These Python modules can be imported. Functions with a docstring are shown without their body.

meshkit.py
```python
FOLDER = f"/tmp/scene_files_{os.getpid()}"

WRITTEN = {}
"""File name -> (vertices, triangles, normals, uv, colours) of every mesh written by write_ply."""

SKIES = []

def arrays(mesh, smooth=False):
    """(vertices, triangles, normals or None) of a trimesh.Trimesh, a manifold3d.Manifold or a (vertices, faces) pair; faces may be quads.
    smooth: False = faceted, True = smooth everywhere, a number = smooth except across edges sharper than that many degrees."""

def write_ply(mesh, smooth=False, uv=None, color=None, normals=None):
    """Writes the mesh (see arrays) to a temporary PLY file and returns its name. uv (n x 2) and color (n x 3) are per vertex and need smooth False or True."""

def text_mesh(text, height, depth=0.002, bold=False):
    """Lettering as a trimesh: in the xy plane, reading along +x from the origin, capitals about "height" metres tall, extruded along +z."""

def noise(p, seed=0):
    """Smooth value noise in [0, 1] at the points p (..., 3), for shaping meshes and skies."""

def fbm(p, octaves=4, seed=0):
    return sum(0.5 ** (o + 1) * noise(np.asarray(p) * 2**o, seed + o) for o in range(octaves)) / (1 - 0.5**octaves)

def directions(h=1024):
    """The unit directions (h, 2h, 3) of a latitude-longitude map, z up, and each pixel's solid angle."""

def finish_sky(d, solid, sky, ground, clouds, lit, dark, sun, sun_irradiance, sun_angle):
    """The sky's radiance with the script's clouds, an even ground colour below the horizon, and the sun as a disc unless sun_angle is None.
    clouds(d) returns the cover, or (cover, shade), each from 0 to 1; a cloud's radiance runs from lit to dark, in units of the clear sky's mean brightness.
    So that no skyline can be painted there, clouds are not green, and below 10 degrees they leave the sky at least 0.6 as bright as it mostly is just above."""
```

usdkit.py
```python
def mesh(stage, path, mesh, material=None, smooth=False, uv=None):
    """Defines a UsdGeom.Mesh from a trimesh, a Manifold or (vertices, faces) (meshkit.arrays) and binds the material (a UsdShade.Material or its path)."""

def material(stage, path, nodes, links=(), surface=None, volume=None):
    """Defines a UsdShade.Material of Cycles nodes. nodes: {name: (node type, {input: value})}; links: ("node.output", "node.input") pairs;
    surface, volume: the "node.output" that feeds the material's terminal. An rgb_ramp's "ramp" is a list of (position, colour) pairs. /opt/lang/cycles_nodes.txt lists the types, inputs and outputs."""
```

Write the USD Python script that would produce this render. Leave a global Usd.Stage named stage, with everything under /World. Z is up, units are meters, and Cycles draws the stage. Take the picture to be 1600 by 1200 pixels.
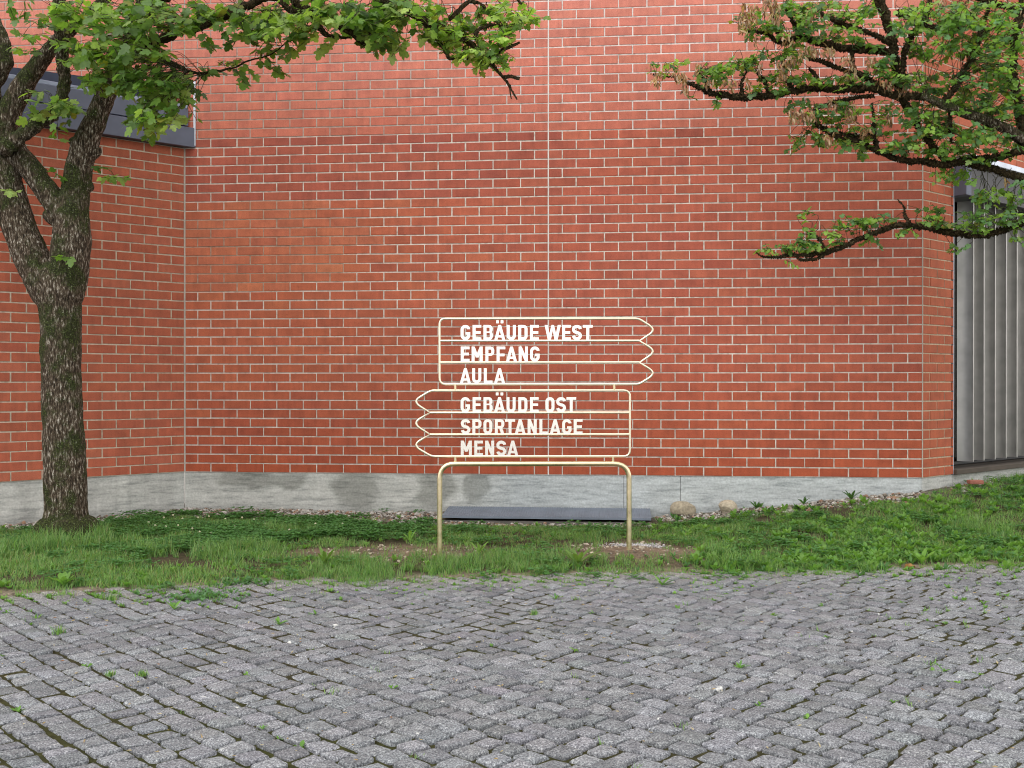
import math
import numpy as np
import trimesh, manifold3d, usdkit, meshkit
from shapely.geometry import LineString, Polygon, Point, box
from shapely.ops import unary_union
from shapely import affinity
from pxr import Usd, UsdGeom, UsdLux, UsdShade, Sdf, Gf, Vt

stage = Usd.Stage.CreateInMemory()
UsdGeom.SetStageUpAxis(stage, UsdGeom.Tokens.z)
UsdGeom.SetStageMetersPerUnit(stage, 1.0)
UsdGeom.Xform.Define(stage, '/World')
UsdGeom.Scope.Define(stage, '/World/Looks')
rng = np.random.default_rng(7)

# ------------------------------------------------------------------ camera, sky, sun, exposure
H = 1.2                 # eye height over the paving
F = 1640.0              # focal length in pixels of the 1600 px wide photograph
EXPOSURE = 0.52
SKY_STRENGTH = 0.135
SUN_INTENSITY = 0.28
SUN_ANGLE = 35.0
SUN_DIR = np.array([-0.45, -0.62, 0.95])      # towards the veiled sun, behind the camera
SUN_DIR = SUN_DIR / np.linalg.norm(SUN_DIR)

cam = UsdGeom.Camera.Define(stage, '/World/camera')
cam.CreateHorizontalApertureAttr(36.0)
cam.CreateVerticalApertureAttr(27.0)
cam.CreateFocalLengthAttr(36.0 * F / 1600)
cam.CreateFStopAttr(0.0)
cam.CreateClippingRangeAttr(Gf.Vec2f(0.05, 5000))
cam.CreateExposureAttr(EXPOSURE)
cam.AddTranslateOp().Set(Gf.Vec3d(0, 0, H))
cam.AddRotateXOp().Set(90.0 - math.degrees(3 / F))

elev = math.asin(SUN_DIR[2]); rot = math.atan2(SUN_DIR[0], SUN_DIR[1])
sky_mat = usdkit.material(stage, '/World/Looks/sky', {
    'tc': ('texture_coordinate', {}),
    'sky': ('sky_texture', {'sky_type': 'single_scattering', 'sun_disc': False, 'sun_elevation': elev, 'sun_rotation': rot}),
    'n': ('noise_texture', {'scale': 2.2, 'detail': 6.0, 'roughness': 0.55}),
    'r': ('map_range', {'from_min': 0.35, 'from_max': 0.62, 'to_min': 0.72, 'to_max': 1.0, 'clamp': True}),
    'cloud': ('mix', {'color1': (7.4, 7.25, 7.0), 'color2': (9.9, 9.65, 9.3)}),
    'm': ('mix', {}),
    'bg': ('background_shader', {'strength': SKY_STRENGTH}),
}, [('tc.generated', 'n.vector'), ('n.fac', 'r.value'), ('n.fac', 'cloud.fac'), ('r.result', 'm.fac'), ('sky.color', 'm.color1'), ('cloud.color', 'm.color2'),
    ('m.color', 'bg.color')], surface='bg.background')
dome = UsdLux.DomeLight.Define(stage, '/World/sky')
UsdShade.MaterialBindingAPI.Apply(dome.GetPrim()).Bind(sky_mat)
dome.GetPrim().SetCustomDataByKey('kind', 'structure')
sun = UsdLux.DistantLight.Define(stage, '/World/sun')
sun.CreateNormalizeAttr(True) if hasattr(sun, 'CreateNormalizeAttr') else None
sun.CreateIntensityAttr(SUN_INTENSITY); sun.CreateAngleAttr(SUN_ANGLE); sun.CreateColorAttr(Gf.Vec3f(1.0, 0.96, 0.9))
sun.GetPrim().CreateAttribute('inputs:normalize', Sdf.ValueTypeNames.Bool).Set(True)
zax = SUN_DIR; xax = np.cross([0, 0, 1.0], zax); xax /= np.linalg.norm(xax); yax = np.cross(zax, xax)
UsdGeom.Xformable(sun).AddTransformOp().Set(Gf.Matrix4d(*xax, 0, *yax, 0, *zax, 0, 0, 0, 0, 1))

# ------------------------------------------------------------------ helpers
names = {}
def numbered(parent, name):
    k = names.get((parent, name), 0); names[(parent, name)] = k + 1
    return f'{parent}/{name}' if k == 0 else f'{parent}/{name}_{k:03d}'

def tag(prim, label=None, cat=None, group=None, kind=None):
    for key, val in (('label', label), ('category', cat), ('group', group), ('kind', kind)):
        if val: prim.SetCustomDataByKey(key, val)

def thing(name, label, cat, group=None, kind=None, loc=None, rz=0.0):
    p = numbered('/World', name)
    x = UsdGeom.Xform.Define(stage, p)
    if loc is not None:
        x.AddTranslateOp().Set(Gf.Vec3d(*map(float, loc)))
        if rz: x.AddRotateZOp().Set(float(rz))
    tag(x.GetPrim(), label, cat, group, kind)
    return p

def put(parent, name, mesh, mat, smooth=False, tint=None, kind=None, label=None, loc=None):
    """one Mesh prim under parent (a path); tint: one colour, or one per vertex (then smooth False / True only)."""
    p = numbered(parent, name)
    m = usdkit.mesh(stage, p, mesh, M[mat], smooth=smooth)
    if tint is not None:
        t = np.asarray(tint, np.float32)
        pv = UsdGeom.PrimvarsAPI(m).CreatePrimvar('tint', Sdf.ValueTypeNames.Color3fArray, 'constant' if t.ndim == 1 else 'vertex')
        pv.Set(Vt.Vec3fArray.FromNumpy(t.reshape(-1, 3)))
    if loc is not None:
        UsdGeom.Xformable(m).AddTranslateOp().Set(Gf.Vec3d(*map(float, loc)))
    tag(m.GetPrim(), label, kind=kind)
    return p

def at(u, v, Y):
    """the point that pixel (u, v) of the photograph shows at depth Y"""
    return np.array([(u - 800) / F * Y, Y, H - (v - 597) / F * Y])

class Soup:
    """collects vertices, triangles and tints"""
    def __init__(s): s.v, s.f, s.t, s.n = [], [], [], 0
    def add(s, v, f, t=None):
        v = np.asarray(v, float); f = np.asarray(f, int)
        if f.shape[1] == 4: f = np.vstack([f[:, :3], f[:, [0, 2, 3]]])
        s.v.append(v); s.f.append(f + s.n); s.n += len(v)
        if t is not None:
            t = np.asarray(t, float); s.t.append(np.broadcast_to(t, (len(v), 3)) if t.ndim == 1 else t)
    def mesh(s): return np.vstack(s.v), np.vstack(s.f)
    def tint(s): return np.vstack(s.t) if s.t else None

def copies(V, Fc, R, S, P, T):
    """template (V, Fc) under rotations R (m,3,3), sizes S, places P, tints T (m,3) -> merged arrays"""
    m, n = len(P), len(V)
    W = np.einsum('mij,nj->mni', R, V) * np.asarray(S).reshape(m, 1, -1) + P[:, None, :]
    f = (Fc[None] + (np.arange(m) * n)[:, None, None]).reshape(-1, 3)
    return W.reshape(-1, 3), f, np.repeat(T, n, 0)

def frames(tip, nrm):
    """rotation matrices with columns (x = side, y = tip, z = normal)"""
    t = tip / np.linalg.norm(tip, axis=1, keepdims=True)
    x = np.cross(t, nrm); x /= np.maximum(np.linalg.norm(x, axis=1, keepdims=True), 1e-9)
    z = np.cross(x, t)
    return np.stack([x, t, z], 2)

def tube(pts, rad, sides=8, closed=False, caps=True):
    pts = np.asarray(pts, float); n = len(pts); rad = np.broadcast_to(np.asarray(rad, float), (n,))
    if closed:
        tan = np.roll(pts, -1, 0) - np.roll(pts, 1, 0)
    else:
        tan = np.gradient(pts, axis=0)
    tan /= np.maximum(np.linalg.norm(tan, axis=1, keepdims=True), 1e-9)
    ref = np.array([0, 1.0, 0]) if abs(tan[:, 1]).max() < 0.9 else (np.array([0, 0, 1.0]) if abs(tan[:, 2]).max() < 0.97 else np.array([0.577, 0.577, 0.577]))
    a = np.cross(tan, ref); a /= np.maximum(np.linalg.norm(a, axis=1, keepdims=True), 1e-9)
    b = np.cross(a, tan)
    th = np.arange(sides) / sides * 2 * np.pi
    ring = pts[:, None] + rad[:, None, None] * (np.cos(th)[None, :, None] * a[:, None] + np.sin(th)[None, :, None] * b[:, None])
    V = ring.reshape(-1, 3); q = []
    m = n if closed else n - 1
    i = np.arange(m)[:, None] * sides; j = ((np.arange(m) + 1) % n)[:, None] * sides
    s0 = np.arange(sides)[None]; s1 = (s0 + 1) % sides
    q = np.stack([i + s0, i + s1, j + s1, j + s0], 2).reshape(-1, 4)
    f = np.vstack([q[:, [0, 2, 1]], q[:, [0, 3, 2]]])[:, ::-1][:, ::-1]
    if caps and not closed:
        V = np.vstack([V, pts[:1], pts[-1:]])
        e = (n - 1) * sides
        f = np.vstack([f, np.stack([np.full(sides, n * sides), s0[0], s1[0]], 1), np.stack([np.full(sides, n * sides + 1), e + s1[0], e + s0[0]], 1)])
    return V, f

def spline(pts, step):
    """Catmull-Rom through rows of pts (any width), about `step` apart in the first three columns"""
    P = np.asarray(pts, float)
    P = np.vstack([2 * P[0] - P[1], P, 2 * P[-1] - P[-2]]); out = []
    for i in range(1, len(P) - 2):
        n = max(2, int(np.linalg.norm(P[i + 1, :3] - P[i, :3]) / step) + 1)
        t = (np.arange(n) / n)[:, None]; a, b, c, d = P[i - 1], P[i], P[i + 1], P[i + 2]
        out.append(0.5 * (2 * b + (c - a) * t + (2 * a - 5 * b + 4 * c - d) * t**2 + (3 * b - a - 3 * c + d) * t**3))
    out.append(P[-2:-1])
    return np.vstack(out)

def cuboid(lo, hi):
    lo, hi = np.asarray(lo, float), np.asarray(hi, float)
    m = trimesh.creation.box(hi - lo); m.apply_translation((lo + hi) / 2)
    return np.array(m.vertices), np.array(m.faces)

def rounded_box(sx, sy, sz, r=0.004, seg=2):
    """chamfered box centred at the origin: hull of small boxes"""
    c = []
    for i in (-1, 1):
        for j in (-1, 1):
            for k in (-1, 1):
                p = np.array([i * (sx / 2 - r), j * (sy / 2 - r), k * (sz / 2 - r)])
                for ax in range(3):
                    o = np.zeros(3); o[ax] = (i, j, k)[ax] * r; c.append(p + o)
    h = trimesh.convex.convex_hull(np.array(c))
    return np.array(h.vertices), np.array(h.faces)

# ------------------------------------------------------------------ materials
def T(): return ('attribute', {'attribute': 'tint'})
GEO = ('geometry', {})
M = {}
def mat(name, nodes, links, surface='p.BSDF'):
    M[name] = usdkit.material(stage, '/World/Looks/' + name, nodes, links, surface=surface)

mat('brick', {'t': T(), 'g': GEO, 'n': ('noise_texture', {'scale': 9.0, 'detail': 3.0}), 'n2': ('noise_texture', {'scale': 240.0, 'detail': 1.0}),
    'mp': ('mapping', {'scale': (40.0, 40.0, 2.5)}), 'n3': ('noise_texture', {'scale': 1.0, 'detail': 1.0}),
    'r': ('rgb_ramp', {'ramp': [(0.25, (0.82, 0.82, 0.84)), (0.5, (1, 1, 1)), (0.75, (1.14, 1.13, 1.1))]}),
    'r2': ('rgb_ramp', {'ramp': [(0.28, (0.66, 0.62, 0.62)), (0.42, (1, 1, 1)), (0.66, (1.05, 1.06, 1.06)), (0.78, (1.3, 1.35, 1.35))]}),
    'r3': ('rgb_ramp', {'ramp': [(0.3, (0.93, 0.93, 0.93)), (0.7, (1.05, 1.05, 1.05))]}),
    'm': ('mix', {'mix_type': 'multiply', 'fac': 1.0}), 'm2': ('mix', {'mix_type': 'multiply', 'fac': 1.0}), 'm3': ('mix', {'mix_type': 'multiply', 'fac': 1.0}),
    'b': ('bump', {'strength': 0.35, 'distance': 0.002}), 'p': ('principled_bsdf', {'roughness': 0.8, 'specular_ior_level': 0.3})},
    [('g.position', 'n.vector'), ('g.position', 'n2.vector'), ('g.position', 'mp.vector'), ('mp.vector', 'n3.vector'), ('n.fac', 'r.fac'), ('n2.fac', 'r2.fac'), ('n3.fac', 'r3.fac'),
     ('t.color', 'm.color1'), ('r.color', 'm.color2'), ('m.color', 'm2.color1'), ('r2.color', 'm2.color2'), ('m2.color', 'm3.color1'), ('r3.color', 'm3.color2'),
     ('m3.color', 'p.base_color'), ('n2.fac', 'b.height'), ('b.normal', 'p.normal')])
mat('mortar', {'t': T(), 'g': GEO, 'n': ('noise_texture', {'scale': 30.0, 'detail': 3.0}),
    'r': ('rgb_ramp', {'ramp': [(0.3, (0.72, 0.7, 0.68)), (0.5, (1, 1, 1)), (0.7, (1.15, 1.15, 1.15))]}), 'm': ('mix', {'mix_type': 'multiply', 'fac': 1.0}),
    'b': ('bump', {'strength': 0.5, 'distance': 0.003}), 'p': ('principled_bsdf', {'roughness': 0.9, 'specular_ior_level': 0.2})},
    [('g.position', 'n.vector'), ('n.fac', 'r.fac'), ('t.color', 'm.color1'), ('r.color', 'm.color2'), ('m.color', 'p.base_color'), ('n.fac', 'b.height'), ('b.normal', 'p.normal')])
mat('concrete', {'t': T(), 'g': GEO, 'mp': ('mapping', {'scale': (3.0, 3.0, 22.0)}), 'n': ('noise_texture', {'scale': 1.6, 'detail': 4.0, 'roughness': 0.65}), 'n2': ('noise_texture', {'scale': 60.0, 'detail': 4.0}),
    'v': ('voronoi_texture', {'scale': 45.0}), 'rv': ('rgb_ramp', {'ramp': [(0.03, (0.45, 0.44, 0.42)), (0.10, (1, 1, 1))]}),
    'r': ('rgb_ramp', {'ramp': [(0.3, (0.62, 0.64, 0.64)), (0.48, (1, 1, 1)), (0.7, (1.22, 1.22, 1.22))]}),
    'r2': ('rgb_ramp', {'ramp': [(0.3, (0.84, 0.84, 0.84)), (0.7, (1.12, 1.12, 1.12))]}),
    'm': ('mix', {'mix_type': 'multiply', 'fac': 1.0}), 'm2': ('mix', {'mix_type': 'multiply', 'fac': 1.0}), 'm3': ('mix', {'mix_type': 'multiply', 'fac': 0.55}),
    'b': ('bump', {'strength': 0.4, 'distance': 0.004}), 'p': ('principled_bsdf', {'roughness': 0.85, 'specular_ior_level': 0.3})},
    [('g.position', 'mp.vector'), ('mp.vector', 'n.vector'), ('g.position', 'n2.vector'), ('g.position', 'v.vector'), ('v.distance', 'rv.fac'), ('n.fac', 'r.fac'), ('n2.fac', 'r2.fac'), ('t.color', 'm.color1'), ('r.color', 'm.color2'),
     ('m.color', 'm2.color1'), ('r2.color', 'm2.color2'), ('m2.color', 'm3.color1'), ('rv.color', 'm3.color2'), ('m3.color', 'p.base_color'), ('n2.fac', 'b.height'), ('b.normal', 'p.normal')])
mat('granite', {'t': T(), 'g': GEO, 'n': ('noise_texture', {'scale': 150.0, 'detail': 2.0, 'roughness': 0.75}), 'n2': ('noise_texture', {'scale': 26.0, 'detail': 2.0}), 'n3': ('noise_texture', {'scale': 13.0, 'detail': 3.0, 'roughness': 0.6}),
    'r': ('rgb_ramp', {'ramp': [(0.32, (0.22, 0.22, 0.24)), (0.45, (0.74, 0.74, 0.77)), (0.55, (1.12, 1.12, 1.12)), (0.68, (2.3, 2.3, 2.25))]}),
    'r2': ('rgb_ramp', {'ramp': [(0.3, (0.80, 0.80, 0.80)), (0.7, (1.15, 1.15, 1.15))]}),
    'r3': ('rgb_ramp', {'ramp': [(0.70, (0, 0, 0)), (0.74, (1, 1, 1))]}),
    'm': ('mix', {'mix_type': 'multiply', 'fac': 1.0}), 'm2': ('mix', {'mix_type': 'multiply', 'fac': 1.0}), 'm3': ('mix', {'color2': (0.62, 0.62, 0.6)}),
    'b': ('bump', {'strength': 0.7, 'distance': 0.004}), 'p': ('principled_bsdf', {'roughness': 0.75, 'specular_ior_level': 0.35})},
    [('g.position', 'n.vector'), ('g.position', 'n2.vector'), ('g.position', 'n3.vector'), ('n.fac', 'r.fac'), ('n2.fac', 'r2.fac'), ('n3.fac', 'r3.fac'), ('t.color', 'm.color1'), ('r.color', 'm.color2'),
     ('m.color', 'm2.color1'), ('r2.color', 'm2.color2'), ('m2.color', 'm3.color1'), ('r3.color', 'm3.fac'), ('m3.color', 'p.base_color'), ('n.fac', 'b.height'), ('b.normal', 'p.normal')])
mat('soil', {'t': T(), 'g': GEO, 'n': ('noise_texture', {'scale': 38.0, 'detail': 6.0, 'roughness': 0.7}),
    'r': ('rgb_ramp', {'ramp': [(0.3, (0.45, 0.45, 0.45)), (0.52, (1, 1, 1)), (0.72, (1.7, 1.65, 1.6))]}), 'm': ('mix', {'mix_type': 'multiply', 'fac': 1.0}),
    'b': ('bump', {'strength': 0.8, 'distance': 0.01}), 'p': ('principled_bsdf', {'roughness': 0.95, 'specular_ior_level': 0.15})},
    [('g.position', 'n.vector'), ('n.fac', 'r.fac'), ('t.color', 'm.color1'), ('r.color', 'm.color2'), ('m.color', 'p.base_color'), ('n.fac', 'b.height'), ('b.normal', 'p.normal')])
mat('stone', {'t': T(), 'g': GEO, 'n': ('noise_texture', {'scale': 45.0, 'detail': 5.0}),
    'r': ('rgb_ramp', {'ramp': [(0.3, (0.7, 0.7, 0.68)), (0.7, (1.25, 1.25, 1.22))]}), 'm': ('mix', {'mix_type': 'multiply', 'fac': 1.0}),
    'b': ('bump', {'strength': 0.5, 'distance': 0.005}), 'p': ('principled_bsdf', {'roughness': 0.85})},
    [('g.position', 'n.vector'), ('n.fac', 'r.fac'), ('t.color', 'm.color1'), ('r.color', 'm.color2'), ('m.color', 'p.base_color'), ('n.fac', 'b.height'), ('b.normal', 'p.normal')])
def leafy(name, rough, trans, spec=0.5):
    mat(name, {'t': T(), 'g': GEO, 'n': ('noise_texture', {'scale': 60.0, 'detail': 2.0}), 'r': ('rgb_ramp', {'ramp': [(0.3, (0.82, 0.85, 0.8)), (0.7, (1.15, 1.12, 1.1))]}),
        'm': ('mix', {'mix_type': 'multiply', 'fac': 1.0}), 'y': ('mix', {'mix_type': 'multiply', 'fac': 1.0, 'color2': (1.25, 1.3, 0.55)}),
        'p': ('principled_bsdf', {'roughness': rough, 'specular_ior_level': spec}), 'tr': ('translucent_bsdf', {}), 'x': ('mix_closure', {'fac': trans})},
        [('g.position', 'n.vector'), ('n.fac', 'r.fac'), ('t.color', 'm.color1'), ('r.color', 'm.color2'), ('m.color', 'p.base_color'), ('m.color', 'y.color1'), ('y.color', 'tr.color'),
         ('p.BSDF', 'x.closure1'), ('tr.BSDF', 'x.closure2')], surface='x.closure')
leafy('leaf', 0.38, 0.48)
leafy('grass', 0.55, 0.35, 0.35)
mat('bark', {'t': T(), 'g': GEO, 'mp': ('mapping', {'scale': (1.0, 1.0, 0.28)}), 'n': ('noise_texture', {'scale': 80.0, 'detail': 4.0, 'roughness': 0.7}), 'n2': ('noise_texture', {'scale': 5.5, 'detail': 5.0, 'roughness': 0.6}),
    'n3': ('noise_texture', {'scale': 95.0, 'detail': 2.0}), 'n4': ('noise_texture', {'scale': 11.0, 'detail': 4.0}), 'sp': ('separate_xyz', {}),
    'r': ('rgb_ramp', {'ramp': [(0.36, (0.012, 0.009, 0.006)), (0.48, (0.060, 0.042, 0.028)), (0.57, (0.150, 0.118, 0.086)), (0.66, (0.58, 0.54, 0.48))]}),
    'up': ('math', {'math_type': 'multiply_add', 'value2': 0.16, 'value3': 0.0}), 'ad': ('math', {'math_type': 'add'}), 'ad2': ('math', {'math_type': 'add'}), 'sc': ('separate_color', {}),
    'mr': ('map_range', {'from_min': 0.46, 'from_max': 0.60, 'to_min': 0.0, 'to_max': 0.94, 'clamp': True}),
    'mc': ('rgb_ramp', {'ramp': [(0.35, (0.013, 0.014, 0.005)), (0.52, (0.030, 0.040, 0.010)), (0.72, (0.085, 0.115, 0.022))]}),
    'lr': ('map_range', {'from_min': 0.67, 'from_max': 0.71, 'to_min': 0.0, 'to_max': 0.8, 'clamp': True}), 'lm': ('math', {'math_type': 'multiply'}), 'ln': ('map_range', {'from_min': 0.47, 'from_max': 0.6, 'clamp': True}),
    'mm': ('mix', {}), 'ml': ('mix', {'color2': (0.5, 0.5, 0.42)}),
    'b': ('bump', {'strength': 1.0, 'distance': 0.02}), 'p': ('principled_bsdf', {'roughness': 0.9, 'specular_ior_level': 0.25})},
    [('g.position', 'mp.vector'), ('mp.vector', 'n.vector'), ('g.position', 'n2.vector'), ('g.position', 'n3.vector'), ('g.position', 'n4.vector'), ('n.fac', 'r.fac'), ('g.normal', 'sp.vector'), ('sp.z', 'up.value1'),
     ('up.value', 'ad.value1'), ('n2.fac', 'ad.value2'), ('t.color', 'sc.color'), ('ad.value', 'ad2.value1'), ('sc.r', 'ad2.value2'), ('ad2.value', 'mr.value'), ('n3.fac', 'mc.fac'), ('r.color', 'mm.color1'), ('mc.color', 'mm.color2'), ('mr.result', 'mm.fac'),
     ('n3.fac', 'lr.value'), ('n4.fac', 'ln.value'), ('lr.result', 'lm.value1'), ('ln.result', 'lm.value2'), ('mm.color', 'ml.color1'), ('lm.value', 'ml.fac'), ('ml.color', 'p.base_color'), ('n.fac', 'b.height'), ('b.normal', 'p.normal')])
mat('moss_bark', {'g': GEO, 'n': ('noise_texture', {'scale': 80.0, 'detail': 4.0}), 'r': ('rgb_ramp', {'ramp': [(0.3, (0.010, 0.007, 0.004)), (0.52, (0.040, 0.029, 0.015)), (0.72, (0.12, 0.09, 0.048))]}),
    'b': ('bump', {'strength': 1.0, 'distance': 0.01}), 'p': ('principled_bsdf', {'roughness': 0.95, 'specular_ior_level': 0.15})},
    [('g.position', 'n.vector'), ('n.fac', 'r.fac'), ('r.color', 'p.base_color'), ('n.fac', 'b.height'), ('b.normal', 'p.normal')])
mat('brass', {'g': GEO, 'n': ('noise_texture', {'scale': 14.0, 'detail': 3.0}), 'rr': ('map_range', {'from_min': 0.3, 'from_max': 0.7, 'to_min': 0.30, 'to_max': 0.42, 'clamp': True}),
    'p': ('principled_bsdf', {'base_color': (0.93, 0.85, 0.67), 'metallic': 1.0, 'roughness': 0.32})}, [('g.position', 'n.vector'), ('n.fac', 'rr.value'), ('rr.result', 'p.roughness')])
mat('gold_brass', {'g': GEO, 'n': ('noise_texture', {'scale': 14.0, 'detail': 3.0}), 'rr': ('map_range', {'from_min': 0.3, 'from_max': 0.7, 'to_min': 0.24, 'to_max': 0.36, 'clamp': True}),
    'p': ('principled_bsdf', {'base_color': (0.82, 0.70, 0.46), 'metallic': 1.0})}, [('g.position', 'n.vector'), ('n.fac', 'rr.value'), ('rr.result', 'p.roughness')])
mat('letter_metal', {'p': ('principled_bsdf', {'base_color': (0.97, 0.95, 0.90), 'metallic': 0.9, 'roughness': 0.24})}, [])
def metal(name, col, rough, metallic, spec=0.5):
    mat(name, {'g': GEO, 'n': ('noise_texture', {'scale': 7.0, 'detail': 5.0}), 'r': ('rgb_ramp', {'ramp': [(0.3, tuple(c * 0.86 for c in col)), (0.7, tuple(min(1, c * 1.12) for c in col))]}),
        'p': ('principled_bsdf', {'metallic': metallic, 'roughness': rough, 'specular_ior_level': spec})}, [('g.position', 'n.vector'), ('n.fac', 'r.fac'), ('r.color', 'p.base_color')])
metal('slate_metal', (0.10, 0.11, 0.155), 0.5, 0.3)
metal('zinc', (0.24, 0.27, 0.36), 0.45, 0.4)
metal('dark_metal', (0.030, 0.030, 0.032), 0.55, 0.2)
metal('pale_metal', (0.55, 0.58, 0.66), 0.4, 0.7)
metal('fascia_grey', (0.075, 0.072, 0.078), 0.6, 0.1)
metal('aluminium', (0.47, 0.455, 0.44), 0.36, 0.75)
metal('timber_brown', (0.075, 0.058, 0.045), 0.8, 0.0)
metal('blue_grating', (0.16, 0.19, 0.24), 0.6, 0.05)
metal('sealant', (0.44, 0.40, 0.36), 0.85, 0.0, 0.2)
metal('pale_sealant', (0.64, 0.60, 0.58), 0.85, 0.0, 0.2)
metal('interior', (0.10, 0.09, 0.075), 0.9, 0.0)
metal('asphalt', (0.30, 0.285, 0.26), 0.9, 0.0, 0.2)
mat('pane', {'fr': ('fresnel', {'IOR': 1.5}), 'a': ('transparent_bsdf', {'color': (0.78, 0.8, 0.8)}), 'b': ('glossy_bsdf', {'roughness': 0.03}), 'x': ('mix_closure', {})},
    [('fr.fac', 'x.fac'), ('a.BSDF', 'x.closure1'), ('b.BSDF', 'x.closure2')], surface='x.closure')

# ------------------------------------------------------------------ plan of the place
P_C = 1 / 12.0                                   # brick course
L_B = 0.2501                                     # brick pitch
BASE = H - 10 * P_C                              # underside of the lowest course
TH = math.atan(5.76e-5 * F)                      # main wall comes nearer to the right
Z0 = F * P_C / 14.47
def main_y(x): return Z0 - math.tan(TH) * x
def on_main(u):
    Y = Z0 / (1 + math.tan(TH) * (u - 800) / F); return np.array([(u - 800) / F * Y, Y])
C_L = on_main(288.5)
D_M = np.array([math.cos(TH), -math.sin(TH)])
C_R = C_L + D_M * 26.5 * L_B
PH = math.radians(45) - TH
D_W = np.array([-math.cos(PH), -math.sin(PH)])   # left wing wall, from the inner corner towards the left and the camera
D_R = np.array([math.cos(PH), math.sin(PH)])     # right return, from the outer corner to the right and back
def outward(d): return np.array([d[1], -d[0]])   # normal on the camera's side for a wall running to the right
N_M, N_R = outward(D_M), outward(D_R)
N_W = outward(-D_W)

EDGE_X = np.array([-9.0, -6.0, -2.88, -1.56, 0.0, 1.22, 3.42, 6.0, 9.0])
EDGE_Y = np.array([5.4, 5.45, 5.98, 6.40, 6.58, 6.70, 7.0, 7.2, 7.3])
def edge_y(x): return np.interp(x, EDGE_X, EDGE_Y)
WZ_X = np.array([-9.0, -4.5, -3.0, 0.3, 1.3, 2.6, 3.57, 4.5, 9.0]); WZ = np.array([0.0, 0.0, 0.005, -0.02, -0.01, 0.13, 0.24, 0.26, 0.26])
def ground_z(x, y):
    x, y = np.asarray(x, float), np.asarray(y, float)
    d = y - edge_y(x)
    top = np.interp(x, WZ_X, WZ)
    t = np.clip(d / 2.4, 0, 1); t = t * t * (3 - 2 * t)
    n = meshkit.fbm(np.stack([x * 1.7, y * 1.7, np.zeros_like(x)], -1), 3, 5) - 0.5
    bump = 0.045 * n * np.clip(d / 0.4, 0, 1)
    heap = 0.05 * np.exp(-(((x - 0.80) / 0.42) ** 2 + ((y - 7.15) / 0.30) ** 2)) + 0.012 * np.exp(-(((x + 0.5) / 0.3) ** 2 + ((y - 7.1) / 0.3) ** 2))
    return np.where(d > -0.05, np.clip(d / 0.3, 0, 1) * 0.012 + top * t + bump + heap, -0.02)

# ------------------------------------------------------------------ ground
g = trimesh.creation.cylinder(400, 0.02, sections=64); g.apply_translation((0, 0, -0.09))
p = put('/World', 'ground', g, 'asphalt'); tag(stage.GetPrimAtPath(p), 'pale flat ground reaching away beyond the paving', 'ground', kind='structure')

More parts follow.
